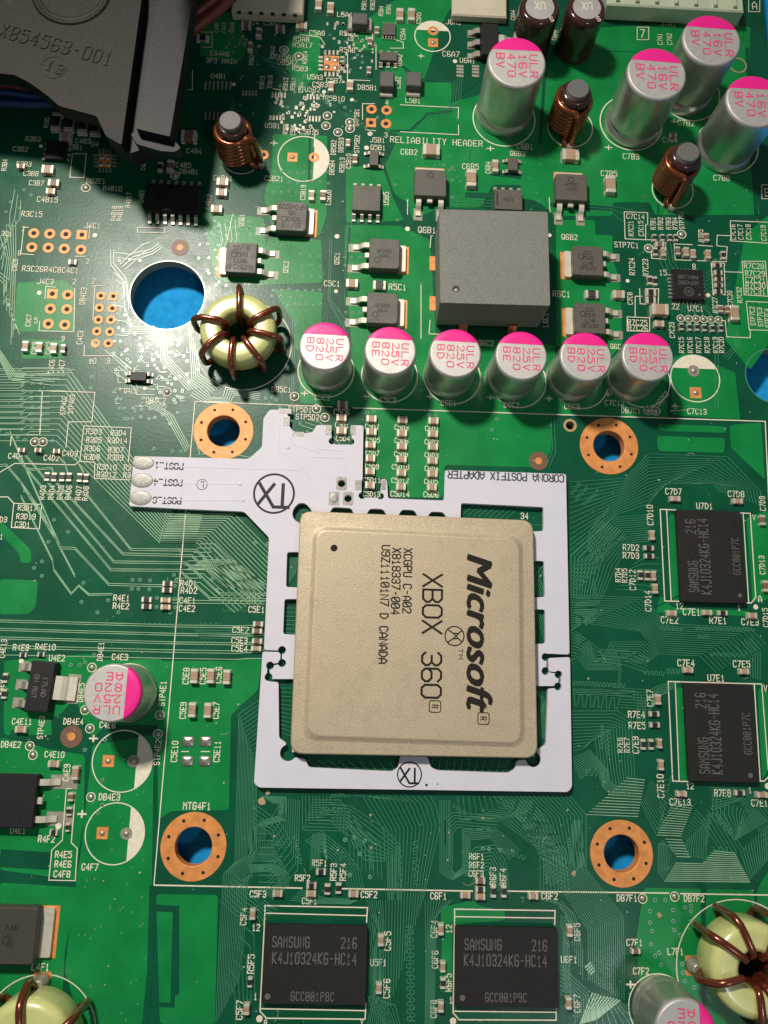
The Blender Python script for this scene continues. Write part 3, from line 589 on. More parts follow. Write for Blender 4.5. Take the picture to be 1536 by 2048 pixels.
TEXT = """R3B3 66 278 9|C4B3 166 282 9|U3B1 150 294 9|C3B2 41 298 9|C3B3 48 328 9|C3B8 62 347 9|C3B7 73 366 9|R3B4 9 330 9 90|DB2E1 192 362 9|R4B10 225 377 9|C4B15 95 399 10|U4 190 288 9|C4B5 367 330 9|DB4B1 378 343 9|C4B4 388 302 9|R3B5 93 245 8 90|C4B7 287 330 8 90
R3C15 64 428 10|J4C1 185 451 10|2 175 523 9|8 39 506 9|7 46 458 9|R3C26R4C8C4C1 101 539 10 0 112|J4C3 91 563 10|2 149 563 10|2 187 562 10|DB4C3 166 592 10 90|C3C7 57 641 9 90|5 72 641 10|C4C3 160 675 10 90|C3C8 69 696 9 90|C4C2 97 696 9 90|9 126 677 9|C4C6 103 733 10 90|C4C7 123 733 10 90|10 185 722 10|9 217 722 10|C3C5 30 530 9 90|3C1 14 467 9
R4B17 257 400 9 90|R4B18 228 427 9 90|R4B19 240 427 9 90|U4B3 283 393 9 90|L5A1 690 29 9|R5A3 695 67 9|C5A8 634 66 9|R5A8 603 78 9|R5A17 605 90 9|R5A6 695 100 9|DB5A1 570 114 9|DB5A2 575 125 9|R5B3 600 137 9|U5A3 630 154 9|C5B7 668 161 9|C5B3 640 169 9|U5B2 625 179 9|R5B10 670 197 9|DB5B1 735 175 9|EG4A6 440 107 9|3P3 MAIN 443 122 9|U4B1 437 152 9|U5B1 545 251 9|C5B15 618 264 9|C5B21 548 357 9|C4B11 446 356 9|C4B12 417 404 9 90
J5B1 755 280 9|STP5B1 713 235 9 90|STP5B2 714 288 9 90|DB5B2 667 295 9 90|DB5B3 682 290 9 90|DB5B4 664 335 9 90|R5B13 684 330 9 90|C5B10 697 322 9 90|Q5B1 756 295 9|C5B19 606 385 9 90|C5B20 657 395 9 90|R5B6 571 258 8 90|C5B6 586 260 8 90|4 774 205 9|3 772 270 9|R5B15 524 165 8 90|R5B16 540 163 8 90|R5B12 571 168 8 90|R5B11 586 168 8 90|C5B4 602 175 8 90|R5A14 610 115 8 90|R5A10 545 105 8 90|D5A2 503 120 8 90|C4A14 500 45 8|C5A11 545 47 8
C4A5 433 55 8 90|C4A7 448 55 8 90|C4A9 464 55 8 90|R5B1 728 10 8 90|R5B2 745 10 8 90|R5B4 762 22 8 90|R5A1 777 18 8 90|C5A5 837 36 9 90|C5A4 806 68 9 90|U5A2 799 120 9 90|J8A1 907 44 9|C6A7 902 108 10|U6A1 935 121 9|L5B2 796 165 9 90|L5B1 826 201 9|RELIABILITY HEADER 873 283 11 0 184|C6B2 818 304 10|C6B5 941 333 10|C6B4 976 335 9 90|C6B1 1050 293 10|Q6B3 1035 307 9|C6A5 1155 117 9|J7A1 1336 48 9|7 1285 67 15|C7A1 1320 78 9 90|C7A2 1339 78 9 90|C7B2 1372 246 10|C7B3 1262 313 10|C7B4 1340 280 9|C7B5 1218 347 10|C7B8 1443 356 10|A 1509 11 14|B 1534 385 14|C6A6 1108 70 8 90|C6A4 1026 30 8 90
Q6B1 854 460 11|Q6B2 1139 474 10|R5C1 795 574 11|R6C1 1123 588 11|L6C1 1091 640 10 90|Q6C2 972 686 10|U5B5 772 397 10 90|Q5C1 674 517 9 90|C5C1 664 567 10|Q5B1 483 440 9 90|Q5C2 572 534 9 90
C7C14 1271 433 9|R7C21 1262 457 9 90|C7C15 1282 457 9 90|R7B1 1306 447 9 90|R7B2 1321 447 9 90|R7B3 1337 447 9 90|R7B4 1350 447 9 90|STP7B1 1363 440 9 90|R7B5 1402 471 9 90|C7C16 1466 464 9 90|C7C17 1481 464 9 90|C7C18 1497 464 9 90|C7C19 1527 466 9 90|STP7C1 1253 490 10|R7C24 1264 533 10 90|R7C23 1291 535 10 90|15 1326 545 10|8 1388 533 10|R7C28 1508 532 10|R7C29 1510 547 10|C7C21 1511 560 10|R7C30 1511 571 10|R7C31 1511 583 10|22 1351 613 10|U7C1 1391 617 10|C7C8 1260 597 9 90|R7C27 1430 610 9 90|C7C20 1460 597 9 90|R7C32 1479 590 9 90|R7C25 1275 645 10|R7C26 1276 656 10|STP7C2 1505 632 9 90|STP7C3 1520 634 9 90|STP7C4 1534 636 9 90|C7C23 1344 660 9 90
R7C15 1363 690 9 90|R7C16 1380 690 9 90|R7C17 1397 690 9 90|R7C18 1414 690 9 90|R7C19 1431 690 9 90|R7C20 1443 690 9 90|C7C13 1394 823 10|DB7C1 1262 821 10|DB7C2 1325 797 9 52|C7C12 1229 806 10|C6C3 1144 813 10|C6C2 1023 810 10|C6C1 897 806 10|C5C3 776 800 10|C5C2 645 795 10|Q6C4 1235 693 9
STP4D2 127 811 9 90|STP4D3 143 808 9 90|C4D1 32 912 10|C4D2 103 916 10|C4D3 140 907 10|R3D3 188 863 10|R3D4 237 866 10|R3D5 188 880 10|R3D14 235 881 10|R3D6 185 897 10|R3D7 232 900 10|R3D8 184 914 10|R3D9 231 915 10|R3D10 214 934 10|R3 255 935 10|R3D12 213 949 10|R3 254 950 10|R4D3 85 985 10 90|R4D4 103 985 10 90|R4D5 121 985 10 90|R4D6 137 985 10 90|R4D7 157 986 10 90|R4D8 171 987 10 90|R3D17 55 1016 10|R3D19 52 1033 10|C3D1 45 1049 10|D3 7 1039 10|1 3 1073 10|DB4C2 312 801 10|Q4C2 262 782 9
DB5C1 563 779 10|STP5D1 600 819 10|STP5D2 615 834 10|C5C6 683 824 10|C5D1 684 850 9|C5D4 686 877 9|C5D2 744 853 9|C5D5 746 880 9|C5D7 745 906 9|C5D9 744 933 9|C5D11 744 960 9|C5D13 743 988 9|C5D3 803 855 9|C5D6 803 881 9|C5D8 802 908 9|C5D10 801 934 9|C5D12 800 961 9|C5D14 800 988 10|C6D1 864 857 9|C6D2 863 884 9|C6D3 863 910 9|C6D4 863 937 9|C6D5 862 963 9|C6D6 862 989 10
R4D1 377 1167 11|R4D2 378 1181 11|R4E1 243 1196 11|R4E2 242 1212 11|C4E1 375 1201 11|C4E2 374 1217 11|C4E13 6 1297 10 90|R4E9 42 1295 11|R4E10 91 1294 11|U4E2 114 1316 11|DB4E1 201 1303 10 90|C4E3 240 1314 11|DB4E5 162 1385 10 90|R4E8 2 1375 10 90|C4E11 44 1443 11|STP4E3 82 1455 10 90|DB4E4 147 1443 11|C4E6 215 1450 11|DB4E2 22 1489 11|C4E10 109 1509 11|C4E9 133 1545 11 90|STP4E1 325 1387 11 90|STP4E2 315 1505 11 90|C5E8 372 1352 11 90|C5E9 366 1421 11 90|C5E10 349 1503 11 90|C5E5 406 1352 11 90|C5E6 437 1350 11 90|C5E7 432 1421 11 90|C5E11 434 1503 11 90|C5E1 513 1219 11|C5E2 481 1260 11|C5E3 479 1281 11|C5E4 479 1297 11
DB4E3 219 1594 12|U4E1 36 1661 11|R4F2 93 1678 12|R4E5 127 1709 12|R4E6 126 1728 12|C4F8 124 1748 12|C4F7 180 1734 12|MTG4F1 394 1612 13|R5F1 639 1726 11|R5F2 605 1756 11|R5F3 667 1744 11 90|R5F4 686 1744 11 90|C5F3 516 1788 12|C5F1 619 1802 11|C5F2 738 1789 12|C5F4 487 1833 11 90|12 512 1855 12|C5F5 775 1882 12 90|U5F1 757 1925 12|C5F6 773 1977 12 90|R5F5 502 1928 12 90|1 511 1993 12|C5F7 479 2020 12 90|A 531 2044 10|V 724 2044 10|R6F1 953 1713 11|R6F2 953 1730 11|C6F3 952 1747 11|R6F3 986 1752 11 90|R6F4 1006 1754 11 90|C6F1 877 1792 12|C6F2 1099 1792 12|C6F4 868 1858 11 90|12 898 1858 11 90|C6F5 1154 1864 11 90|U6F1 1138 1919 12|C6F6 870 1919 11 90|R6F5 897 1965 11 90|C6F7 1154 2007 11 90|C6F8 867 2018 11 90|1 902 2000 12
DB7F1 1254 1796 12|DB7F2 1388 1797 12|C7F1 1269 1885 12|L7F1 1351 1903 12|C7F2 1282 1942 12|L4F1 81 1934 13|C7D7 1347 983 11|C7D8 1472 988 11|C7D9 1525 1007 10 90|U7D1 1409 1012 11|C7D10 1300 1030 11 90|V 1508 1035 10|R7D2 1262 1095 11|R7D3 1262 1111 11|R7D4 1236 1150 9.6 90|R7D5 1249 1151 9.6 90|C7D12 1265 1160 11 90|C7D13 1524 1130 10 90|C7D14 1296 1202 11 90|12 1359 1212 11|C7E1 1383 1224 12|R7E1 1436 1241 12|C7E2 1339 1240 12|C7E3 1500 1244 12|1 1478 1215 11|A 1520 1198 12|C7D15 1531 1235 10 90|C7E4 1372 1326 12|C7E5 1483 1328 12|U7E1 1432 1356 12|V 1531 1377 12|C7E7 1300 1396 11 90|R7E4 1273 1429 12|R7E5 1274 1451 12|R7E6 1240 1490 9.6 90|R7E7 1254 1490 9.6 90|C7E9 1271 1490 11 90|C7E10 1321 1572 12 90|C7E13 1360 1604 12|R7E8 1445 1586 12|12 1380 1572 11|1 1500 1580 11|C7E1 1519 1606 12|34 1049 1032 11
+ 548 286 13|+ 842 112 11|+ 981 297 13|+ 1122 106 10|+ 1348 243 12|+ 1217 295 13|+ 609 787 13|+ 731 793 13|+ 860 793 13|+ 981 795 13|+ 1098 797 13|+ 1216 789 13|+ 1350 812 13|+ 187 1477 17|+ 164 1628 18|+ 1261 1969 18"""
LET = M()
for ent in TEXT.replace('\n', '|').split('|'):
    a = ent.rsplit(' ') ; k = next(i for i in range(1, len(a)) if a[i].replace('.', '').isdigit() and len(a) - i in (3, 4, 5) and (i > 0))
    s_ = ' '.join(a[:k]); v = [float(q) for q in a[k:]]
    T(LET, s_, v[0], v[1], v[2] * 1.04, int(v[3]) if len(v) > 3 else 0, .0062, v[4] if len(v) > 4 else None, wd=(.135 if s_ != '+' else .16) * v[2] * 1.1 / 150, gw=.66 if s_ != '+' else 1.2)
part(SILK, 'printed_outlines', 'silk', 'stuff'); part(LET, 'printed_lettering', 'silk', 'stuff')
# ================================================================== COMPONENTS
def at(x, y, z=0.0): p = P(x, y, z); return (p.x, p.y, 0.0)
MC = {}
def cached(key, fn):
    if key not in MC: MC[key] = fn()
    return MC[key]
# ---- small chip capacitors and resistors: body with two metal ends
def smd(kind, x, y, Lp, Wp, rot, label, name=None, group=None):
    hz = {'t': .055, 'b': .055, 'k': .035, 'r': .04}[kind]
    hz = min(.09, hz * (1 + max(0, Lp - 20) / 25))
    p = P(x, y, hz); sx, sy = sxy(x, y, hz)
    la, lw = (sx, sy) if rot == 0 else (sy, sx)
    Lc, Wc = round(Lp / la, 2), round(Wp / lw, 3)
    Lc = max(Lc, .07); Wc = max(Wc, .045); e = Lc * (.26 if Lp < 26 else .22)
    def body():
        m = M(); m.box(0, 0, .003, Lc - 2 * e, Wc, hz, .006)
        if kind in 'kr':
            m.cur = 1; m.prism(rect(0, 0, (Lc - 2*e) * .98, Wc * .9), hz + .002, hz + .0055)
            if kind == 'r':
                m.cur = 2; text_local(m, '010', 0, 0, hz + .006, Wc * .5, Wc * .3, 0, Wc * .06)
        return m.mesh('body', ['cap_tan'] if kind == 't' else ['cap_brown'] if kind == 'b' else ['tin_matte', 'res_black', 'mark_grey'])
    def term():
        m = M(); m.loft([[(a, b, z) for a, b in rrect(0, 0, e * k, (Wc + .004) * k2, .008, 2)] for k, k2, z in ((1.25, 1.12, .001), (1.05, 1.0, .014), (1, 1, hz), (.8, .9, hz + .005))])
        return m.mesh('terminal', 'tab_metal')
    bm, tm = cached(('b', kind, Lc, Wc, hz), body), cached(('t', kind, Lc, Wc, hz), term)
    nm = name or {'t': 'chip_capacitor', 'b': 'chip_capacitor', 'k': 'chip_resistor', 'r': 'chip_resistor'}[kind]
    root = link(nm, bm, None, (p.x, p.y, 0), 0 if rot == 0 else math.pi / 2)
    tag(root, label, 'resistor' if kind in 'kr' else 'capacitor', group or ('small chip resistors' if kind in 'kr' else 'small chip capacitors'))
    for s in (-1, 1): link('terminal', tm, root, (s * (Lc / 2 - e / 2), 0, 0))
SM = """t 743 837 C5D2|t 743 863 C5D5|t 741 889 C5D7|t 741 916 C5D9|t 740 942 C5D11|t 740 970 C5D13|t 805 839 C5D3|t 804 866 C5D6|t 804 892 C5D8|t 803 918 C5D10|t 803 945 C5D12|t 802 973 C5D14
t 867 841 C6D1|t 866 867 C6D2|t 866 893 C6D3|t 865 921 C6D4|t 865 947 C6D5|t 864 974 C6D6|b 685 808 C5C6|t 683 835 C5D1|t 683 861 C5D4
k 94 953 R4D3 17 10 90|k 108 954 R4D4 18 10 90|k 124 954 R4D5 18 10 90|k 138 954 R4D6 18 10 90|k 159 955 R4D7 18 10 90|k 172 956 R4D8 18 10 90|b 43 900 C4D1 14 9|b 76 900 C4D2 14 9|b 113 902 C4D3 14 9
k 335 1167 R4D1 20 10|k 334 1180 R4D2 20 10|k 293 1199 R4E1 20 10|k 293 1213 R4E2 20 10|t 331 1200 C4E1 20 10|t 331 1214 C4E2 20 10|b 516 1248 C5E1 20 10|b 514 1262 C5E2 20 10|b 514 1282 C5E3 20 10|t 512 1297 C5E4 20 10
t 388 1352 C5E8 29 14 90|t 421 1352 C5E5 29 14 90|t 453 1354 C5E6 29 14 90|t 384 1420 C5E9 29 14 90|t 415 1421 C5E7 29 14 90|t 41 1459 C4E11 23 13|t 107 1528 C4E10 23 13|t 150 1546 C4E9 27 13 90|k 10 1356 C4E13 20 10 90|k 8 1388 R4E8 20 10 90|k 46 1310 R4E9 15 9|k 82 1309 R4E10 15 9
b 141 1594 R4E5 18 11 90|k 138 1623 R4E6 18 11 90|k 135 1655 C4F8 18 8 90|k 107 1665 R4F2 16 12|k 642 1744 R5F1 20 12|k 623 1772 R5F2 20 12|t 622 1788 C5F1 20 12|t 555 1788 C5F3 20 12|t 707 1789 C5F2 20 12|k 655 1779 R5F3 22 11 90|k 677 1777 R5F4 22 11 90|t 505 1829 C5F4 22 11 90|t 762 1881 C5F5 23 11 90|t 758 1977 C5F6 23 11 90|k 500 1965 R5F5 20 9 90|t 493 2019 C5F7 23 11 90
b 961 1762 R6F1 20 12|k 961 1779 R6F2 20 12|t 961 1794 C6F3 20 12|k 987 1783 R6F3 24 10 90|k 1008 1783 R6F4 24 10 90|t 931 1791 C6F1 20 12|t 1067 1793 C6F2 20 12|t 882 1859 C6F4 23 11 90|t 886 1934 C6F6 22 10 90|k 886 1967 R6F5 23 10 90|t 882 2014 C6F8 23 11 90|t 1140 1862 C6F5 24 11 90|t 1138 2007 C6F7 24 11 90|b 1272 1903 C7F1 18 10
t 1351 997 C7D7 20 10|t 1476 1002 C7D8 20 10|b 1526 1040 C7D9 20 10 90|t 1305 1070 C7D10 19 10 90|k 1298 1096 R7D2 20 9|k 1299 1112 R7D3 20 9|k 1281 1150 R7D4 20 9 90|k 1295 1151 R7D5 20 9 90|t 1308 1151 C7D12 20 9 90|t 1311 1177 C7D14 20 10 90|t 1344 1226 C7E2 20 11|t 1415 1225 C7E1 20 10|k 1446 1226 R7E1 20 9|t 1505 1231 C7E3 20 11|t 1377 1340 C7E4 20 11|t 1489 1343 C7E5 20 11|t 1317 1399 C7E7 21 11 90|k 1309 1428 R7E4 20 10|k 1310 1450 R7E5 20 10|k 1287 1489 R7E6 22 9 90|k 1303 1489 R7E7 22 9 90|t 1320 1487 C7E9 20 9 90|t 1323 1530 C7E10 21 10 90|t 1364 1588 C7E13 21 11|k 1480 1586 R7E8 20 10|t 1525 1590 C7E14 22 11|b 1533 1172 C7D13 22 11 90
t 1222 367 C7B5 34 19 90|t 1142 308 C7B4 34 21|t 863 298 C6B2 34 21|t 943 355 C6B5 33 19 90|t 991 331 C6B4 24 12 90|t 623 390 C5B19 20 11 90|b 646 390 C5B20 20 11 90|t 662 172 C5B3 20 11 90|t 700 170 C5B7 20 13 90|t 637 8 C5A9 22 13 90|t 661 15 C5A7 22 13 90|t 603 50 C5A8 22 13|t 800 28 C5A4 24 14 90|t 823 28 C5A5 24 14 90|t 704 566 C5C1 24 16|r 759 570 R5C1 26 17|r 1184 588 R6C1 26 15|t 1238 588 C7C8 24 15
k 1302 585 R7C25 20 13|k 1302 600 R7C26 20 13|t 1321 618 C7C12 34 21|t 1319 647 C7C23 20 12|k 1300 560 R7C23 18 9 90|k 1310 562 R7C24 18 9 90|b 1320 488 C7C14 18 10|k 1311 503 R7C21 16 9 90|t 1327 503 C7C15 18 9 90|k 1309 475 R7B1 14 8 90|k 1325 475 R7B2 14 8 90|k 1340 475 R7B3 14 8 90|k 1352 475 R7B4 14 8 90|b 1414 474 R7B5 16 9 90|b 1356 501 C7C16 16 9 90|t 1373 503 C7C17 17 10 90|t 1387 507 C7C18 17 10 90|t 1417 508 C7C19 18 10 90|k 1447 510 R7B6 16 9 90
k 1435 530 R7C28 17 8|k 1437 545 R7C29 17 9|k 1438 558 C7C21 17 8|k 1438 570 R7C30 17 8|k 1437 583 R7C31 17 9|b 1442 617 R7C27 14 9 90|b 1455 618 C7C20 14 9 90|t 1470 625 R7C32 30 17 90|k 1363 653 R7C15 14 8 90|k 1379 654 R7C16 14 8 90|k 1394 654 R7C17 14 8 90|k 1409 655 R7C18 14 8 90|k 1425 656 R7C19 14 8 90|k 1442 656 R7C20 14 8 90
k 112 242 R3B5 36 18 90|k 138 244 R3B6 36 18 90|k 165 248 R3B7 36 18 90|k 190 254 R3B9 30 18 90|t 130 272 C4B3 24 15|t 95 338 C3B8 24 16|b 107 365 C3B7 22 13|t 101 382 C4B15 18 11|b 42 332 C3B3 16 9|b 340 330 C4B5 22 13 90|k 320 333 R4B5 18 9 90|t 445 363 C4B11 23 14|t 443 384 C4B13 23 14|t 433 417 C4B12 23 14|b 377 270 C4B4 30 20|b 710 317 C5B10 18 10 90
t 50 692 C3C8 21 12 90|t 78 694 C4C2 21 12 90|t 107 696 C4C6 21 12 90|b 126 697 C4C7 16 9 90|k 145 524 R4C8 16 10|b 740 82 R5A5 14 9 90|b 738 140 C5B8 14 9 90|b 754 60 C5A3 14 9 90|b 560 55 C5A11 18 11|b 492 48 C5A14 18 11|b 517 64 C4A15 18 11 90|k 405 75 L4A1 24 12|b 500 92 D5A1 18 9 90|b 1090 57 C6A2 16 9 90|t 696 285 R5B7 14 9 90|b 1346 270 C7B7 14 8"""
seen = {}
for ent in SM.replace('\n', '|').split('|'):
    a = ent.split(); k, x, y, des = a[0], float(a[1]), float(a[2]), a[3]
    Lp, Wp = (float(a[4]), float(a[5])) if len(a) > 5 else (20, 13); rot = int(a[6]) if len(a) > 6 else 0
    col = {'t': 'tan', 'b': 'brown', 'k': 'black', 'r': 'silver-ended'}[k]
    assert des not in seen, des
    seen[des] = 1
    smd(k, x, y, Lp, Wp, rot, f"small {col} chip {'resistor' if k in 'kr' else 'capacitor'} soldered at the printed marking {des}")
# ---- power transistors (leads toward -y, metal tab toward +y)
def gull(m, ox, y0, z0, reach, wd, th=.02): m.strip([(y0, z0), (y0 - reach * .3, z0), (y0 - reach * .45, z0 - .02), (y0 - reach * .6, .035), (y0 - reach * .72, .02), (y0 - reach, .018)], wd, th, ox)
DP = {}
def dpak(x, y, rz, label, marks=None, dimple=(.1, .1), bw=.47, bd=.44, h=.17, bigtab=.1, mt='fet_plastic'):
    p = P(x, y, h)
    r = thing('power_transistor', label, 'transistor', (p.x, p.y, 0), math.radians(rz), 'square power transistors with metal tabs')
    key = (bw, bd, h, bigtab, mt)
    def body():
        m = M(); m.loft([[(a, b, z) for a, b in roundpoly(rect(0, 0, bw * k, bd * k), [.01, .01, .055, .055], 3)] for k, z in ((.96, .012), (1, h * .5), (.985, h - .012), (.95, h))]); return m.mesh('body', mt)
    link('body', cached(('dpb', key), body), r)
    def tab():
        m = M(); m.loft([[(a, b, z) for a, b in roundpoly(rect(0, bd / 2 + bigtab / 2 - .01, bw * .86, bigtab), .02, 2)] for z in (.004, .05, .056)]); return m.mesh('metal_tab', 'tab_metal')
    link('metal_tab', cached(('dpt', key), tab), r)
    def lead():
        m = M(); gull(m, 0, -bd / 2 + .01, h * .55, .24, .074, .026); return m.mesh('lead', 'tab_metal')
    for s in (-1, 1): link('lead', cached(('dpl', key), lead), r, (s * bw * .345, 0, 0))
    def stub():
        m = M(); m.box(0, -bd / 2 - .025, h * .45, .08, .07, .035, .008); return m.mesh('centre_stub', 'tab_metal')
    link('centre_stub', cached(('dps', key), stub), r)
    m = M()
    if dimple:
        m.ring(*dimple, .034, .046, h + .0012, 20); m.cur = 0
        m.obj('mould_dimple', 'mark_fet', r)
    if marks:
        m = M(); rows, deg, ht = marks; n = len(rows)
        for i, t_ in enumerate(rows):
            off = (n / 2 - i - .5) * ht * 1.45; a = math.radians(deg)
            text_local(m, t_, -off * math.sin(a), off * math.cos(a), h + .0014, ht, ht * .72, deg, ht * .14, .75)
        tag(m.obj('marking', 'mark_fet', r), kind='stuff')
    c, s = math.cos(math.radians(rz)), math.sin(math.radians(rz))
    def bpad(lx, ly, w_, d_, mt):
        mm = M(); mm.prism(rect(0, 0, w_, d_), .0006, .0058); mm.obj('solder_pad', mt, BOARD, (p.x + lx*c - ly*s, p.y + lx*s + ly*c, 0), math.radians(rz))
    kk = bw / .47
    for q in (-1, 1): bpad(q * bw * .345, -bd / 2 - .2 * kk, .125 * kk, .19 * kk * kk, 'tin_matte')
    bpad(0, bd / 2 + .05 * kk, bw * .92, .17 * kk, 'copper')
    return r
FG = "square grey power transistor "
dpak(861, 365, 0, FG + "above the left corner of the big square inductor", dimple=(0, .12))
dpak(1143, 374, 0, FG + "above the right corner of the big square inductor", (['GF050', '45N3'], 0, .05), (0, .12))
dpak(769, 507, -90, FG + "left of the square inductor, upper of two, marking Q5C1", (['GF0492', '60N3'], 90, .05), (.1, -.1))
dpak(765, 616, -90, FG + "left of the square inductor, lower of two, above capacitor C5C3", (['GF0492', '60N3'], 90, .05), (.1, -.1))
dpak(1176, 521, 90, FG + "right of the square inductor, upper of two, marking STP7C1", (['GIC', '75N3', 'LLH6', 'GF0162'], -90, .055), (.06, .1))
dpak(1180, 636, 90, FG + "right of the square inductor, lower of two, above capacitor C6C3", (['GIC', '75N3', 'LLH6', 'GF0162'], -90, .055), (.06, .1))
dpak(583, 432, -90, FG + "at marking Q5B1, its printing upside down and pads to the left", (['ST/ G', '60N3L', 'HS', 'GF049229'], -90 + 0 - 0 + 180 - 0, .055) if False else (['ST/ @G', '60N3L', 'H5', 'GF049229'], -90, .066), (.05, -.1))
dpak(482, 515, 90, FG + "above the left toroid, printed GF016231", (['ST/ G', '75N3', 'LLH6', 'GF016231'], -90, .066), (.04, .1))
dpak(22, 1602, 90, FG.replace('grey', 'black') + "at the left edge beside marking U4E1", None, None, .62, .58, .16, mt='dark_plastic')
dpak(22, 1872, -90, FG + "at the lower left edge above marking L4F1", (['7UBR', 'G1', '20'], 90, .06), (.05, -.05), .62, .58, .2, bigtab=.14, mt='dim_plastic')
# regulator with wide tab
def sot223(x, y, rz, label, marks, bw=.62, bd=.33, h=.15):
    p = P(x, y, h); r = thing('voltage_regulator', label, 'regulator', (p.x, p.y, 0), math.radians(rz))
    m = M(); m.loft([[(a, b, z) for a, b in rect(0, 0, bw * k, bd * k2)] for k, k2, z in ((.96, .94, .01), (1, 1, h * .5), (.95, .86, h))]); m.obj('body', 'dark_plastic', r)
    m = M(); m.strip([(bd / 2 - .02, h * .5), (bd / 2 + .08, h * .5), (bd / 2 + .12, h * .35), (bd / 2 + .15, .03), (bd / 2 + .25, .02)], .29, .03); m.obj('metal_tab', 'tab_metal', r)
    def lead():
        m = M(); gull(m, 0, -bd / 2 + .02, h * .5, .17, .09, .025); return m.mesh('lead', 'tin')
    for s in (-1, 0, 1): link('lead', cached('sotlead' + label[:5], lead), r, (s * bw * .36, 0, 0))
    m = M()
    for t_, oy, ox in marks: text_local(m, t_, ox, -oy, h + .001, .055, .05, 0, .009)
    tag(m.obj('marking', 'mark_grey', r), kind='stuff')
    c, s = math.cos(math.radians(rz)), math.sin(math.radians(rz))
    for lx, ly, w_, d_ in [(q * bw * .36, -bd/2 - .12, .13, .13) for q in (-1, 0, 1)] + [(0, bd/2 + .2, .36, .16)]:
        mm = M(); mm.prism(rect(0, 0, w_, d_), .0006, .0058); mm.obj('solder_pad', 'tin_matte', BOARD, (p.x + lx*c - ly*s, p.y + lx*s + ly*c, 0), math.radians(rz))
    return r
sot223(79, 1373, -93, "black regulator chip with three legs and wide tab at marking U4E2", [('ON RUT', .05, 0), ('17LAD', -.06, 0)])
sot223(980, 78, -90, "black three-legged chip under the beige connector near the tall capacitor", [], .58, .28)
# ---- gull-wing packages
def soic(x, y, n, wpx, dpx, h, rz, label, name='gull_wing_chip', reach=.11, marks=None, ends='both', mt='fet_plastic', bar=False):
    p = P(x, y, h); sx, sy = sxy(x, y, h); bw, bd = wpx / sx, dpx / sy
    r = thing(name, label, 'chip', (p.x, p.y, 0), math.radians(rz))
    m = M(); m.loft([[(a, b, z) for a, b in rect(0, 0, bw * k, bd * k2)] for k, k2, z in ((.97, .94, .012), (1, 1, h * .5), (.97, .93, h))]); m.obj('body', mt, r)
    pit = bw * .86 / (n - 1) if n > 1 else 0
    def lead():
        m = M(); gull(m, 0, -bd / 2 + .01, h * .5, reach, min(.05, pit * .45 if pit else .05), .014); return m.mesh('lead', 'tin')
    me = cached(('sl', label), lead)
    for i in range(n):
        X = -bw * .43 + pit * i
        if ends in ('both', 'low'): link('lead', me, r, (X, 0, 0))
        if ends in ('both', 'high'): link('lead', me, r, (X, 0, 0), math.pi)
    if marks or bar:
        m = M()
        for i, t_ in enumerate(marks or []): text_local(m, t_, 0, (len(marks) / 2 - i - .5) * .075, h + .001, .05, .04, 0, .008)
        if bar: m.prism(rect(-bw * .4, 0, bw * .07, bd * .6), h + .0004, h + .001)
        tag(m.obj('marking', 'mark_fet', r), kind='stuff')
    return r
soic(733, 396, 4, 56, 52, .14, 0, "grey eight-legged chip at marking U5B5, left of the transistors")
soic(1017, 399, 4, 56, 42, .14, 0, "grey eight-legged chip right behind the big square inductor", marks=['MOUI'], bar=True)
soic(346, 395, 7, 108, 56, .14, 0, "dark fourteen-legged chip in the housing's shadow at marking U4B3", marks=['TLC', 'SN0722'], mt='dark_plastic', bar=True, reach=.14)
soic(276, 752, 2, 18, 32, .09, 90, "little black transistor standing by the trace bundle at marking Q4C2", 'small_transistor', .08, mt='dark_plastic')
soic(748, 315, 2, 34, 16, .09, 90, "little grey transistor at marking Q5B1 beside the header pads", 'small_transistor', .09)
soic(1026, 328, 2, 28, 18, .09, 90, "little grey transistor in the shadow of the first tall capacitor", 'small_transistor', .08)
soic(777, 112, 3, 34, 18, .09, 0, "little grey three-legged chip at marking U5A2", 'small_transistor', .08)
soic(778, 58, 5, 26, 24, .06, 0, "tiny grey square chip at marking C5A4", 'small_square_chip', .05)
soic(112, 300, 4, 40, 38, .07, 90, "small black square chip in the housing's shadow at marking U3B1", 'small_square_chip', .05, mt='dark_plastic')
def qfn(x, y, wpx, dpx, h, n, label, marks):
    p = P(x, y, h); sx, sy = sxy(x, y, h); bw, bd = wpx / sx, dpx / sy
    r = thing('square_flat_chip', label, 'chip', (p.x, p.y, 0), 0)
    m = M(); m.loft([[(a, b, z) for a, b in rect(0, 0, bw * k, bd * k)] for k, z in ((1, .004), (1, h - .01), (.97, h))]); m.obj('body', 'dark_plastic', r)
    def pin(): m = M(); m.prism(rect(0, 0, .022, .07), .001, .014); return m.mesh('pin', 'tin')
    me = cached('qfnpin', pin)
    for i in range(n):
        o = (i - (n - 1) / 2) * bw * .85 / n * 1.08
        link('pin', me, r, (o, -bd / 2 - .01, 0)); link('pin', me, r, (o, bd / 2 + .01, 0)); link('pin', me, r, (-bw / 2 - .01, o, 0), math.pi / 2); link('pin', me, r, (bw / 2 + .01, o, 0), math.pi / 2)
    m = M()
    for i, t_ in enumerate(marks): text_local(m, t_, 0, .11 - i * .09, h + .001, .05, .042, 180, .008)
    m.ring(0, -.12, .06, .07, h + .001, 24); text_local(m, 'ON', 0, -.12, h + .001, .05, .045, 180, .008)
    m.disc(.15, -.16, .016, h + .001, 12); tag(m.obj('marking', 'mark_grey', r), kind='stuff')
qfn(1377, 568, 61, 60, .09, 7, "square black flat chip with pins on all sides at marking U7C1", ['PAM1108', 'NCP4200'])
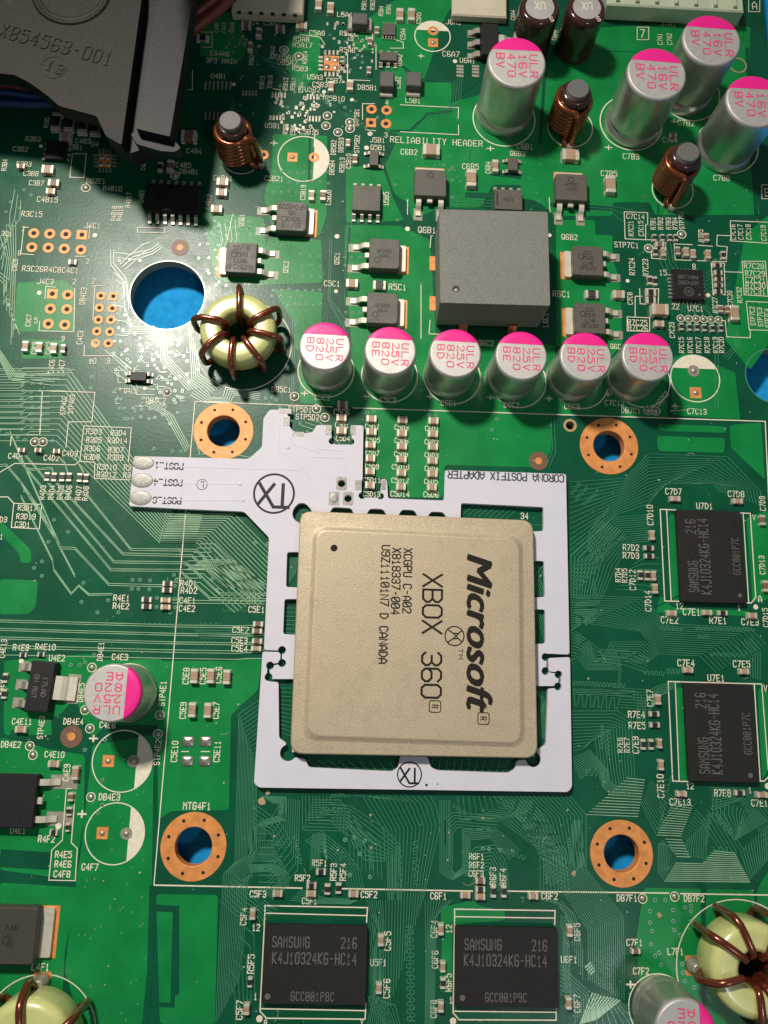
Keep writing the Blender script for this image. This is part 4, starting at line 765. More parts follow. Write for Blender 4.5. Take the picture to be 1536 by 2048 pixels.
# unpopulated square chip footprints: bare copper square ringed with solder pins
for x, y, w_ in ((663, 127, 30), (210, 322, 26)):
    o = pad(x, y, w_, w_, 'copper', 'bare_chip_pad', .0062)
    sx, sy = sxy(x, y)
    for q in ((-.35, -.3), (.35, .3), (-.3, .35), (.35, -.35)):
        m = M(); m.smooth = True; R = w_ * .2 / sx; m.lathe(q[0] * w_ * .8 / sx, q[1] * w_ * .8 / sy, [(R, .006), (R * .8, .014), (R * .2, .02)], 10, False); m.obj('solder_blob', 'solder', o)
    for i in range(4):
        d = (i - 1.5) * w_ * .27
        for dx, dy in ((d, -w_ * .72), (d, w_ * .72)): pad(x + dx, y + dy, 4, 9, 'tin')
        for dx, dy in ((-w_ * .72, d), (w_ * .72, d)): pad(x + dx, y + dy, 9, 4, 'tin')
# bare pad rows of missing chips
for x0, x1, y, n, hh in ((411, 461, 171, 7, 16), (411, 461, 232, 7, 16), (486, 512, 187, 5, 11), (545, 570, 191, 5, 11), (541, 567, 236, 5, 9), (615, 641, 194, 5, 11), (613, 639, 238, 5, 11)):
    for i in range(n): pad(x0 + (x1 - x0) * i / (n - 1), y, 3.6, hh, 'tin')
for y in (133, 139, 145, 152): pad(920, y, 14, 4.5, 'tin'); pad(951, y, 14, 4.5, 'tin')
for k in range(130):
    x, y = random.choice(((600, 240), (640, 200), (690, 130), (720, 90), (700, 60), (480, 80), (580, 210))); pad(x + random.gauss(0, 20), y + random.gauss(0, 16), random.choice((4, 5, 6)), random.choice((4, 6, 7)), 'tin')
# ---- dark chip inductors
def chipcoil(x, y, wpx, dpx, h, label, ends='y'):
    p = P(x, y, h); sx, sy = sxy(x, y, h); bw, bd = wpx / sx, dpx / sy
    r = thing('chip_inductor', label, 'inductor', (p.x, p.y, 0), 0, 'dark cube chip inductors')
    m = M(); m.box(0, 0, .006, bw, bd, h - .006, .012); m.obj('body', 'choke_grey', r)
    for s in (-1, 1):
        m = M()
        if ends == 'y': m.box(0, s * (bd / 2 + .03), .001, bw * .96, .09, .05, .015)
        else: m.box(s * (bw / 2 + .03), 0, .001, .08, bd * 1.1, .07, .015)
        m.obj('terminal', 'tin', r)
chipcoil(828, 157, 30, 28, .17, "dark cube chip inductor with silver foot at marking L5B1")
chipcoil(774, 157, 28, 30, .17, "dark cube chip inductor with silver foot at marking L5B2")
chipcoil(720, 36, 31, 22, .17, "dark cube chip inductor with silver sides at marking L5A1", 'x')
# ---- memory chips
def ram(px_, marks, deg, label):
    q = [P(a, b, .09) for a, b in px_]; xs = [v.x for v in q]; ys = [v.y for v in q]
    x0, x1 = (q[0].x + q[3].x) / 2, (q[1].x + q[2].x) / 2; y1, y0 = (q[0].y + q[1].y) / 2, (q[2].y + q[3].y) / 2
    cx, cy = (x0 + x1) / 2, (y0 + y1) / 2; r = thing('memory_chip', label, 'chip', (cx, cy, 0), 0, 'black memory chips around the processor')
    m = M(); poly = rrect(0, 0, x1 - x0, y1 - y0, .02, 2); m.loft([[(a, b, z) for a, b in poly] for z in (.028, .084)] + [[(a * .992, b * .992, .09) for a, b in poly]]); m.obj('body', 'chip_plastic', r)
    m = M()
    for i in range(10):
        for j in (0, 1):
            for sgn in (-1, 1):
                a = (i - 4.5) / 10 * (x1 - x0); m.lathe(a, sgn * ((y1 - y0) / 2 - .05 - j * .08), [(.02, .002), (.028, .016), (.02, .03)], 8)
    tag(m.obj('solder_balls', 'tin', r), kind='stuff')
    m = M(); z = .0912
    for t_, a, b, h, ln in marks:
        if t_ == '@': p = P(a, b, z); m.disc(p.x, p.y, h / 150, z, 16)
        else: T(m, t_, a, b, h, deg, z, ln, h / 150 * .092, .62, True if 'GCC' in t_ else False)
    o = tag(m.obj('marking', 'mark_grey', r), kind='stuff'); o.location = (-cx, -cy, 0)
ram([(530, 1849), (735, 1852), (731, 2011), (523, 2007)], [('SAMSUNG', 582, 1884, 21, 73), ('216', 698, 1886, 21, 30), ('K4J10324KG-HC14', 629, 1917, 22, 167), ('GCC001P8C', 625, 1993, 17, 85), ('@', 535, 1993, 5, 0)], 0, "black memory chip printed GCC001P8C, beside the marking U5F1")
ram([(910, 1853), (1115, 1856), (1117, 2016), (910, 2013)], [('SAMSUNG', 966, 1889, 21, 72), ('216', 1079, 1891, 21, 29), ('K4J10324KG-HC14', 1011, 1921, 22, 164), ('GCC001P9C', 1012, 1995, 17, 82), ('@', 925, 1996, 5, 0)], 0, "black memory chip printed GCC001P9C, beside the marking U6F1")
ram([(1352, 1020), (1480, 1022), (1494, 1206), (1362, 1204)], [('SAMSUNG', 1387, 1153, 19, 61), ('216', 1381, 1053, 19, 27), ('K4J10324KG-HC14', 1409, 1112, 20, 150), ('GCC001P7C', 1472, 1112, 14, 73), ('@', 1480, 1191, 4, 0)], 90, "black memory chip standing under the marking U7D1, upper right of two")
ram([(1368, 1366), (1505, 1368), (1518, 1566), (1378, 1562)], [('SAMSUNG', 1408, 1511, 20, 71), ('216', 1401, 1401, 20, 29), ('K4J10324KG-HC14', 1430, 1467, 21, 159), ('GCC001P7C', 1494, 1467, 15, 82), ('@', 1501, 1551, 4.5, 0)], 90, "black memory chip standing under the marking U7E1, lower right of two")
# ---- processor with metal lid
r = thing('processor', "large square processor with a gold-beige metal lid and black lettering", 'processor', tuple(P(830, 1265)), 0)
def plain(o, parent): o.parent = parent; o.location = (-parent.location.x, -parent.location.y, -parent.location.z); return o
ZL, ZT = .25, .275
outer = ccw([(p.x, p.y) for p in (P(*a, ZL) for a in ((600, 1021), (1067, 1040), (1076, 1517), (580, 1508)))])
inner = ccw([(p.x, p.y) for p in (P(*a, ZT) for a in ((629, 1054), (1043, 1074), (1047, 1492), (609, 1477)))])
cxy = Vector((sum(a[0] for a in outer) / 4, sum(a[1] for a in outer) / 4))
def shrink(poly, d):
    c = Vector((sum(a[0] for a in poly) / len(poly), sum(a[1] for a in poly) / len(poly))); out = []
    for a in poly: v = Vector(a) - c; out.append(tuple(c + Vector((v.x - d * math.copysign(1, v.x), v.y - d * math.copysign(1, v.y)))))
    return out
m = M(); m.prism(shrink(outer, .012), .03, .10); plain(m.obj('substrate', 'fibre_edge'), r)
m = M(); m.smooth = True
R4 = lambda poly, rr: roundpoly(poly, rr, 6)
o_r = .16
rings = [(outer, -.0, o_r, .11), (outer, 0, o_r, ZL - .03), (shrink(outer, .004), 0, o_r, ZL - .012), (shrink(outer, .014), 0, o_r, ZL), (shrink(outer, .020), 0, o_r, ZL + .0003), (shrink(inner, -.030), 0, .19, ZL + .0006), (shrink(inner, -.018), 0, .18, ZL + .002), (shrink(inner, .026), 0, .165, ZL + .036), (shrink(inner, .042), 0, .16, ZL + .0435), (shrink(inner, .054), 0, .155, ZL + .044)]
m.loft([[(a, b, z) for a, b in R4(pl, rr)] for pl, _, rr, z in rings]); plain(m.obj('metal_lid', 'lid'), r)
ZI = ZL + .0452; m = M()
T(m, 'XBOX 360', 864, 1270, 38, -90, ZI, 246, .028, .78); T(m, 'XCGPU C-A02', 815, 1161, 16, -90, ZI, 128, .017, .72, True); T(m, 'X818337-004', 792, 1162, 16, -90, ZI, 132, .017, .72, True); T(m, 'U9Z11101N7 D CANADA', 769, 1207, 16, -90, ZI, 235, .017, .72, True)
p = P(668, 1096, ZI); m.lathe(p.x, p.y, [(.045, ZI - .002), (.045, ZI + .0006)], 20)
for x, y, s_ in ((870, 1413, 20), (967, 1437, 20)):
    p = P(x, y, ZI); q = s_ / 150 / 2 * 1.05; m.line(roundpoly(rect(p.x, p.y, 2*q, 2*q), q * .45, 3) + [roundpoly(rect(p.x, p.y, 2*q, 2*q), q * .45, 3)[0]], .012, ZI); T(m, 'R', x, y, 11, -90, ZI, wd=.012)
T(m, 'TM', 921, 1308, 8, -90, ZI, 20, .009)
p = P(909, 1272, ZI); m.ring(p.x, p.y, .112, .128, ZI, 32)
for s in (-1, 1):
    m.line([(p.x + .10, p.y + s * .075), (p.x + .045, p.y + s * .03), (p.x - .02, p.y + s * .035), (p.x - .085, p.y + s * .08)], .016, ZI + .0001 * s); m.line([(p.x + .05, p.y + s * .03), (p.x + .02, p.y), (p.x - .02, p.y - s * .035)], .014, ZI + .0003 + .0001 * s)
tag(plain(m.obj('lid_lettering', 'ink'), r), kind='stuff')
cu = bpy.data.curves.new('logo', 'FONT'); cu.body = 'Microsoft'; cu.size = 1.0; cu.shear = .28; cu.offset = 0; cu.align_x = 'CENTER'; cu.resolution_u = 3
to = bpy.data.objects.new('logo_curve', cu); COL.objects.link(to); dg = bpy.context.evaluated_depsgraph_get(); me = bpy.data.meshes.new_from_object(to.evaluated_get(dg)); bpy.data.objects.remove(to)
xs = [v.co.x for v in me.vertices]; ys = [v.co.y for v in me.vertices]; p = P(959, 1264, ZI); sx, sy = sxy(959, 1264, ZI)
kx, ky = 312 / sy / (max(xs) - min(xs)), 50 / sx / (max(ys) - min(ys)); mx, my = (max(xs) + min(xs)) / 2, (max(ys) + min(ys)) / 2
for v in me.vertices: v.co = Vector((p.x + (v.co.y - my) * ky, p.y - (v.co.x - mx) * kx, ZI + .0004))
me.materials.clear(); me.materials.append(MATS['ink']); 
src_v = [v.co.copy() for v in me.vertices]; src_f = [tuple(f.vertices) for f in me.polygons]; nv = len(src_v); av, af = [], []
for k, (dx, dy) in enumerate(((0, 0), (0, .02), (0, -.02), (.009, .01), (-.009, -.01))):
    av += [(v.x + dx, v.y + dy, v.z + .0002 * k) for v in src_v]; af += [tuple(i + nv * k for i in f) for f in src_f]
me = bpy.data.meshes.new('brand_lettering'); me.from_pydata(av, [], af); me.materials.append(MATS['ink']); me.update()
tag(plain(link('brand_lettering', me), r), kind='stuff')
# ---- white adapter board in two interlocking pieces
ZA0, ZA = .022, .092
ADRILL = [(564, 1300, 7.5), (564, 1326, 7.5), (540, 1331, 7.5), (537, 1354, 7.5), (1091, 1314, 7.5), (1091, 1342, 7.5), (1117, 1349, 7.5), (1116, 1373, 7.5), (664, 882, 7), (702, 883, 7), (724, 991, 7), (761, 992, 7), (604, 1027, 19), (576, 1506, 15), (1067, 1519, 14), (683, 967, 7.5), (696, 997, 7.5), (664, 862, 5), (702, 862, 5), (762, 970, 5)]
def drill(me, holes):
    c = M()
    for x, y, q in holes: p = P(x, y, ZA); c.lathe(p.x, p.y, [(q / 150, -.02), (q / 150, .2)], 20)
    a = bpy.data.objects.new('tmp_a', me); b = bpy.data.objects.new('tmp_b', c.mesh('tmp', 'ink')); COL.objects.link(a); COL.objects.link(b)
    md = a.modifiers.new('cut', 'BOOLEAN'); md.operation = 'DIFFERENCE'; md.object = b; md.solver = 'EXACT'
    me2 = bpy.data.meshes.new_from_object(a.evaluated_get(bpy.context.evaluated_depsgraph_get())); me2.name = 'board'; me2.materials.clear()
    bpy.data.objects.remove(a); bpy.data.objects.remove(b); return me2
def adapter(poly, name, label, prints, holes=()):
    q = pts(poly); ctr = P(sum(a[0] for a in q) / len(q), sum(a[1] for a in q) / len(q))
    r = thing(name, label, 'adapter board', (ctr.x, ctr.y, 0))
    bm = bmesh.new(); pl = ccw([(v.x, v.y) for v in (P(*a, ZA) for a in q)]); pl = roundpoly(pl, .03, 2)
    es = []
    for loop in [pl] + [[(h[0] + h[2] * math.cos(i * math.pi / 8), h[1] + h[2] * math.sin(i * math.pi / 8)) for i in range(16)] for h in holes]:
        vs = [bm.verts.new((a[0], a[1], ZA)) for a in loop]; es += [bm.edges.new((vs[i], vs[(i + 1) % len(vs)])) for i in range(len(vs))]
    bmesh.ops.triangle_fill(bm, use_beauty=True, edges=es)
    g = bmesh.ops.extrude_face_region(bm, geom=list(bm.faces))
    for e in g['geom']:
        if isinstance(e, bmesh.types.BMVert): e.co.z = ZA0
    bmesh.ops.recalc_face_normals(bm, faces=bm.faces)
    for f in bm.faces: f.material_index = 1 if abs(f.normal.z) < .5 else 0
    me = bpy.data.meshes.new('board'); bm.to_mesh(me); bm.free(); me = drill(me, ADRILL); me.materials.append(MATS['white_mask']); me.materials.append(MATS['fibre_edge'])
    plain(link('board', me), r); prints(r)
    return r
def hp(x, y, rp): p = P(x, y, ZA); return (p.x, p.y, rp / 150)
def aline(m, s_, wd=.02): m.line([P(*a, ZA)[:2] for a in pts(s_)], wd, ZA - .001, .004)
def txlogo(m, x, y, R):
    p = P(x, y, ZA); r_ = R / 148; z = ZA + .001; m.ring(p.x, p.y, r_ * .9, r_, z, 48)
    q = lambda *a: [(p.x + u * r_, p.y + v * r_) for u, v in a]; wd = r_ * .16
    m.line(q((-.74, .52), (0, -.66), (.78, -.66)), wd, z + .0002); m.line(q((.02, .5), (-.76, -.58)), wd, z + .0004); m.line(q((.42, .52), (.42, -.6)), wd, z + .0006)
def oval(px_, r, name='solder_oval'):
    x, y, a, b = px_; p = P(x, y, ZA); m = M(); m.smooth = True; n = 24
    m.loft([[(p.x + a / 150 * k * math.cos(i*2*math.pi/n), p.y + b / 150 * k * math.sin(i*2*math.pi/n), ZA + z) for i in range(n)] for k, z in ((1, .0005), (.985, .0035), (.9, .006), (.4, .0075), (.1, .008))], False); plain(m.obj(name, 'pad_grey'), r)
def sqpad(x, y, w_, h_, r, hole=0, mt='pad_grey'):
    p = P(x, y, ZA); m = M(); m.prism(rect(p.x, p.y, w_ / 150, h_ / 150), ZA - .002, ZA + .004); o = plain(m.obj('solder_pad', mt), r)
    if hole: m = M(); m.disc(p.x, p.y, hole / 150, ZA + .0052, 16); m.obj('bore', 'dark_hole', o)
def frame(x, y, r):      # square tinned pad round a through hole
    p = P(x, y, ZA); m = M(); n = 24; k = 7.5 / 150; o_, i_ = [], []
    for i in range(n):
        a = i * 2 * math.pi / n; q = 1 / max(abs(math.cos(a)) / (10.5 / 150), abs(math.sin(a)) / (13.5 / 150)); o_.append((p.x + q * math.cos(a), p.y + q * math.sin(a))); i_.append((p.x + k * math.cos(a), p.y + k * math.sin(a)))
    m.loft([[(*a, ZA - .001) for a in o_], [(*a, ZA + .004) for a in o_], [(*a, ZA + .004) for a in i_], [(*a, ZA - .06) for a in i_]], False, False); plain(m.obj('solder_pad', 'pad_grey'), r)
def prints_a(r):
    m = M()
    for t_, x, y, ln in (('POST_1', 338, 932, 56), ('POST_4', 336, 965, 56), ('POST_6', 334, 1001, 56)): T(m, t_, x, y, 12, 180, ZA + .001, ln, .016, .72)
    T(m, 'CORONA POSTFIX ADAPTER', 1012, 953, 14, 180, ZA + .001, 231, .017, .74)
    txlogo(m, 548, 987, 41); p = P(404, 969, ZA); m.ring(p.x, p.y, .066, .074, ZA + .001, 28); T(m, 'L', 404, 969, 11, 180, ZA + .001, wd=.011)
    tag(plain(m.obj('black_print', 'ink_soft'), r), kind='stuff')
    m = M()
    for s_ in ("310,932 600,940", "305,966 478,968", "305,1000 484,1001", "560,835 556,900 600,930 620,960", "575,870 590,890 640,905", "630,897 686,902", "615,913 690,916 697,925", "690,930 690,955"): aline(m, s_)
    for x, y in ((480, 968), (486, 1000), (576, 895)): p = P(x, y, ZA); m.smooth = True; m.lathe(p.x, p.y, [(.03, ZA), (.022, ZA + .006), (.006, ZA + .009)], 12, False); m.smooth = False
    tag(plain(m.obj('raised_traces', 'white_mask'), r), kind='stuff')
    for a in ((286, 926, 22, 14), (284, 961, 22, 15), (281, 996, 22, 15)): oval(a, r)
    frame(683, 967, r); sqpad(668, 997, 21, 27, r); frame(696, 997, r); oval((668, 996, 9, 11), r, 'solder_blob')
    for a in ((570, 822, 26, 10), (573, 842, 13, 20), (596, 868, 24, 9), (657, 860, 12, 20), (706, 860, 10, 20), (716, 970, 12, 20), (767, 970, 10, 20)): sqpad(*a, r)
adapter("268,912 497,918 524,894 527,836 540,819 574,820 576,836 578,852 586,862 600,868 626,864 633,850 663,850 663,884 668,889 700,889 703,884 703,850 727,851 725,958 723,962 723,990 728,995 758,995 761,990 761,958 774,959 776,997 888,1001 890,940 1132,948 1139,1309 1093,1307 1093,1342 1118,1345 1116,1372 1066,1372 1066,1288 1091,1287 1090,1219 1066,1218 1066,1195 1090,1194 1088,1122 1064,1121 1064,1063 1087,1062 1087,1014 922,1006 921,1044 898,1042 886,1024 862,1023 850,1041 840,1040 828,1020 804,1019 792,1038 778,1038 766,1018 740,1017 728,1036 712,1036 702,1016 666,1014 654,1034 626,1034 622,1018 610,1006 597,1006 586,1018 587,1033 598,1045 604,1060 602,1104 574,1104 572,1174 602,1175 600,1198 569,1198 566,1268 598,1270 594,1358 541,1358 538,1332 563,1328 565,1301 528,1300 538,1075 488,1023 373,1018 258,1012",
        'adapter_board', "upper white adapter board with three solder ovals, reaching left of the processor", prints_a, [hp(562, 1300, 7), hp(564, 1326, 7), hp(1092, 1314, 7), hp(1092, 1342, 7)] if False else [])
def prints_b(r):
    m = M(); txlogo(m, 819, 1549, 23)
    for x, y, q in ((853, 1570, 2.5), (875, 1568, 1.3)): p = P(x, y, ZA); m.disc(p.x, p.y, q / 150, ZA + .001, 10)
    tag(plain(m.obj('black_print', 'ink'), r), kind='stuff')
adapter("525,1303 561,1304 560,1325 535,1329 533,1356 538,1363 557,1364 558,1476 574,1487 563,1500 563,1515 575,1522 590,1515 610,1518 618,1535 785,1543 797,1534 800,1512 856,1514 861,1534 875,1541 1018,1546 1030,1538 1034,1521 1050,1519 1062,1530 1076,1527 1080,1514 1072,1500 1092,1490 1096,1377 1116,1376 1122,1368 1122,1348 1097,1345 1097,1316 1140,1314 1144,1574 1136,1584 518,1575 508,1566",
        'adapter_board', "lower white U-shaped adapter frame around the bottom of the processor", prints_b)
# ---- silver can capacitors
def can(tx, ty, r_px, h, label, lines, turn, r_base=None, ink='pink_ink'):
    """turn: rotation of the print; 0 = reading left to right, magenta segment on the left of the reading direction"""
    p = P(tx, ty, h); sx, _ = sxy(tx, ty, h); R = r_px / sx
    r = thing('can_capacitor', label, 'capacitor', (p.x, p.y, 0), math.radians(turn), 'silver can capacitors with magenta caps')
    m = M(); m.smooth = True
    prof = [(R * 1.02, .005), (R * 1.035, .03), (R * 1.02, .055), (R * 1.03, .085), (R * 1.02, .11), (R * .965, .14), (R * .93, .17), (R * .965, .20), (R, .225), (R, h - .10), (R, h - .055), (R * .985, h - .025), (R * .955, h - .008), (R * .92, h)]
    m.lathe(0, 0, prof, 56, False, False); m.obj('can', 'can_side', r)
    Rt = R * .92
    m = M(); m.smooth = True; m.lathe(0, 0, [(R * .9995, h - .07), (R * .992, h - .03), (R * .962, h - .006), (Rt, h + .002)], 56, False, True); m.obj('top', 'can_top', r)
    # magenta segment (print on the top, wrapping over the shoulder): on local -x... side at angle 180 +- 56
    m = M(); m.smooth = True; n = 22; a0 = math.radians(180 - 62); a1 = math.radians(180 + 62); xc = R * math.cos(a0) * .985
    rows = []
    for rr, z in ((R * .999 + .0015, h - .06), (R * .993 + .002, h - .028), (R * .964 + .002, h - .004), (Rt + .001, h + .0035), (Rt * .8, h + .0036)):
        row = []
        lim = math.acos(max(-1, min(1, xc / rr)))
        for i in range(n + 1):
            a = lim + (2 * math.pi - 2 * lim) * i / n; row.append((rr * math.cos(a), rr * math.sin(a), z))
        rows.append(row)
    rows.append([(xc, row[1], h + .0037) for row in [(xc, rows[-1][i][1]) for i in range(n + 1)]])
    b = len(m.v)
    for row in rows: m.v.extend(row)
    for k in range(len(rows) - 1):
        for i in range(n): m.face((b + k*(n+1) + i, b + k*(n+1) + i + 1, b + (k+1)*(n+1) + i + 1, b + (k+1)*(n+1) + i))
    m.obj('magenta_segment', 'magenta', r)
    m = M(); ht = R * .255; pit = R * .375; adv = R * .335
    for i, t_ in enumerate(lines):      # local frame: reading direction = +x, up = +y, lines going down
        y = pit * ((len(lines) - 1) / 2 - i); x0 = -R * .20
        wd_ = adv * (len(t_) - 1)
        if '.' in t_:
            t2 = t_.replace('.', ''); text_local(m, t2, x0 + adv * (len(t2) - 1) / 2, y, h + .005, ht, adv, 0, R * .036, .62)
            m.disc(x0 + adv * .5, y - ht * .42, R * .035, h + .005, 8)
        else: text_local(m, t_, x0 + wd_ / 2, y, h + .005, ht, adv, 0, R * .036, .62)
    tag(m.obj('pink_lettering', ink, r), kind='stuff')
    return r
T4 = ['ULR', '16V', '470', 'BV']
def T3(c): return ['ULR', '2.5V', '820', c]
can(1034, 124, 59, 1.02, "tall silver capacitor printed 470 in magenta, leftmost of the four, by the reliability header", T4, -90)
can(1314, 147, 60, 1.02, "tall silver capacitor printed 470, between two copper coil chokes, in front of another", T4, -92)
can(1424, 80, 59, 1.02, "tall silver capacitor printed 470, farthest back near the top right corner", T4, -92)
can(1511, 202, 59, 1.02, "tall silver capacitor printed 470, cut by the right picture edge", T4, -90)
row = [(650, 692, 'BD', "first from the left, beside the yellow toroid"), (781, 701, 'BE', "second from the left"), (911, 706, 'BD', "third from the left, before the square inductor"), (1043, 711, 'BE', "fourth from the left, before the square inductor"), (1172, 713, 'BD', "fifth from the left"), (1296, 713, 'BD', "last on the right, beside the empty ring")]
for x, y, c, w_ in row: can(x, y, 52.5, .76, "short silver capacitor in the row of six, " + w_, T3(c), -91)
can(224, 1386, 59, .76, "short silver capacitor standing alone at marking C4E3, magenta to the right", T3('AE'), 180)
can(1372, 2066, 62, .74, "short silver capacitor at the bottom edge by marking C7F2, magenta to the right", T3('AE'), 180)
# ---- brown sleeved capacitors
def sleeved(tx, ty, r_px, h, label):
    p = P(tx, ty, h); sx, _ = sxy(tx, ty, h); R = r_px / sx
    r = thing('sleeved_capacitor', label, 'capacitor', (p.x, p.y, 0), 0, 'brown sleeved capacitors')
    m = M(); m.smooth = True; m.lathe(0, 0, [(R * .95, .01), (R, .05), (R, .11), (R * .95, .15), (R, .19), (R, h - .09), (R * .97, h - .035), (R * .88, h - .005), (R * .76, h + .004), (R * .72, h - .008)], 40, False, True); m.obj('sleeve', 'sleeve', r)
    m = M(); m.lathe(0, 0, [(R * .70, h - .03), (R * .70, h)], 32); o = m.obj('top', 'can_top', r)
    m = M(); text_local(m, 'UX', 0, .02, h + .001, R * .4, R * .3, 180, .014); text_local(m, 'S', R * .55, -R * .68, h + .006, R * .25, R * .22, 200, .012)
    tag(m.obj('marking', 'silk', r), kind='stuff')
sleeved(1080, 14, 41, .80, "brown sleeved capacitor with silver top at the top edge, left one, by the beige connector")
sleeved(1174, 14, 40, .80, "brown sleeved capacitor with silver top at the top edge, right one, marking C6A5")
# ---- rod core chokes wound with copper wire
def rod(tx, ty, bx, by, label, a_lead, h=.80):
    p = P(tx, ty, h); sx, _ = sxy(tx, ty, h); R = 22 / sx
    r = thing('rod_choke', label, 'choke', (p.x, p.y, 0), math.radians(a_lead), 'copper wound rod chokes')
    m = M(); m.smooth = True; m.lathe(0, 0, [(R * 1.15, .06), (R * 1.15, h - .1), (R * 1.1, h - .085), (R, h - .08), (R, h - .02), (R * .93, h)], 32); m.obj('ferrite_rod', 'rod', r)
    m = M(); m.smooth = True; m.lathe(0, 0, [(R * 1.2, h - .22), (R * 1.42, h - .19), (R * 1.42, h - .11), (R * 1.2, h - .075), (R * 1.0, h - .072)], 28, False, False); m.obj('black_collar', 'sleeve', r)
    rw, wr = R * 1.52, .044; path = []
    turns = 7; N = turns * 28; z0, z1 = .09, h - .20
    for i in range(N + 1):
        a = 2 * math.pi * turns * i / N; path.append((rw * math.cos(a), rw * math.sin(a), z0 + (z1 - z0) * i / N))
    path = [(rw + .10, .03, -.02), (rw + .09, .02, .03), (rw + .03, .0, .07)] + path
    last = path[-1]; path += [(last[0] + .03, last[1] + .03, last[2] + .015), (rw + .075, .085, z1 - .06), (rw + .105, .10, z1 - .25), (rw + .12, .11, .06), (rw + .12, .11, -.02)]
    m = M(); m.tube(path, wr, 8); m.obj('copper_winding', 'enamel_bright', r)
    m = M(); m.smooth = True; m.lathe(rw + .12, .11, [(.075, .002), (.06, .04), (.048, .10)], 12); m.obj('solder_joint', 'tin', r)
    return r
rod(460, 240, 0, 0, "copper wound rod choke with pale core top, standing right of the black housing", -35)
rod(1157, 176, 0, 0, "copper wound rod choke between the first and second tall silver capacitors", -95)
rod(1378, 303, 0, 0, "copper wound rod choke in front of the right tall silver capacitors", -100)
# ---- toroidal inductors
def toroid(tx, ty, label, angles, lead=None, h=.52, Ro=.505, Ri=.21, wr=.042, z0=.12):
    p = P(tx, ty, h); r = thing('toroid_inductor', label, 'inductor', (p.x, p.y, 0), 0, 'yellow toroid inductors wound with copper')
    prof = [(Ri, z0 + .06), (Ri, h - .07), (Ri + .015, h - .025), (Ri + .05, h - .002), (Ri + .065, h), (Ro - .10, h), (Ro - .085, h - .002), (Ro - .03, h - .028), (Ro - .005, h - .07), (Ro, h - .11), (Ro, z0 + .1), (Ro - .06, z0), (Ri + .06, z0)]
    m = M(); n = 64; m.smooth = True
    m.loft([[(a * math.cos(i*2*math.pi/n), a * math.sin(i*2*math.pi/n), z) for a, z in prof] for i in range(n)], closed=True)
    m.obj('core', 'core_yellow', r)
    for a in angles:
        c, s = math.cos(math.radians(a)), math.sin(math.radians(a)); loop = []
        i0, o0, zt, zb = Ri - wr * .9, Ro + wr + .045, h + wr * .95, z0 - .05
        prof2 = [(i0, zb + .08), (i0, h - .08), (i0 + .025, zt - .05), (i0 + .08, zt), (o0 - .14, zt), (o0 - .05, zt - .03), (o0 + .005, zt - .10), (o0 + .01, h * .5), (o0, zb + .1), (o0 - .07, zb + .02), (i0 + .08, zb + .02)]
        tw = math.radians(7)
        for q, z in prof2:
            k = (q - i0) / (o0 - i0); aa = math.radians(a) + tw * (k - .5); loop.append((q * math.cos(aa), q * math.sin(aa), z))
        # refine the loop by Catmull-Rom
        out = []; L_ = len(loop)
        for i in range(L_):
            p0, p1, p2, p3 = (Vector(loop[(i + d) % L_]) for d in (-1, 0, 1, 2))
            for t in (0, .33, .66): out.append(.5 * ((2 * p1) + (p2 - p0) * t + (2*p0 - 5*p1 + 4*p2 - p3) * t*t + (3*p1 - p0 - 3*p2 + p3) * t**3))
        m = M(); m.tube(out, wr, 10, True); m.obj('wire_turn', 'enamel', r)
    if lead:
        v_ = lead - p; d = math.hypot(v_.x, v_.y); a = math.degrees(math.atan2(v_.y, v_.x)); c, s = math.cos(math.radians(a)), math.sin(math.radians(a))
        path = [Vector((q * c, q * s, z)) for q, z in ((Ri, h + .05), (Ri + .1, h + .06), (Ro - .05, h + .045), (Ro + .06, h - .10), (Ro + .10, h - .25), (d - .05, .16), (d, .05), (d, -.02))]
        out = []
        for i in range(len(path) - 1):
            p0, p1, p2, p3 = path[max(0, i-1)], path[i], path[i+1], path[min(len(path)-1, i+2)]
            for t in (0, .33, .66): out.append(.5 * ((2 * p1) + (p2 - p0) * t + (2*p0 - 5*p1 + 4*p2 - p3) * t*t + (3*p1 - p0 - 3*p2 + p3) * t**3))
        m = M(); m.tube(out, wr, 10); m.obj('wire_lead', 'enamel', r)
        m = M(); m.smooth = True; m.lathe(d * c, d * s, [(.11, .004), (.085, .05), (.065, .12), (.05, .15)], 16); m.obj('solder_joint', 'tin', r)
        mm = M(); mm.prism(rect(p.x + d * c, p.y + d * s, .2, .22), .0008, .0068); part(mm, 'solder_pad', 'copper')
    return r
toroid(474, 652, "yellow-green toroid wound with brown copper wire beside the big blue hole", [88, 26, -17, -57, -97, -142, 168])
toroid(1516, 1945, "yellow-green toroid wound with brown wire at the lower right edge", [108, 140, 268, 62, 20, -30, -60], P(1387, 1931), .60, .52, .20, .045, .06)
toroid(44, 2106, "yellow-green toroid wound with brown wire at the lower left corner", [30, -25, 140, 190], P(84, 1964), .60, .52, .20, .045, .06)
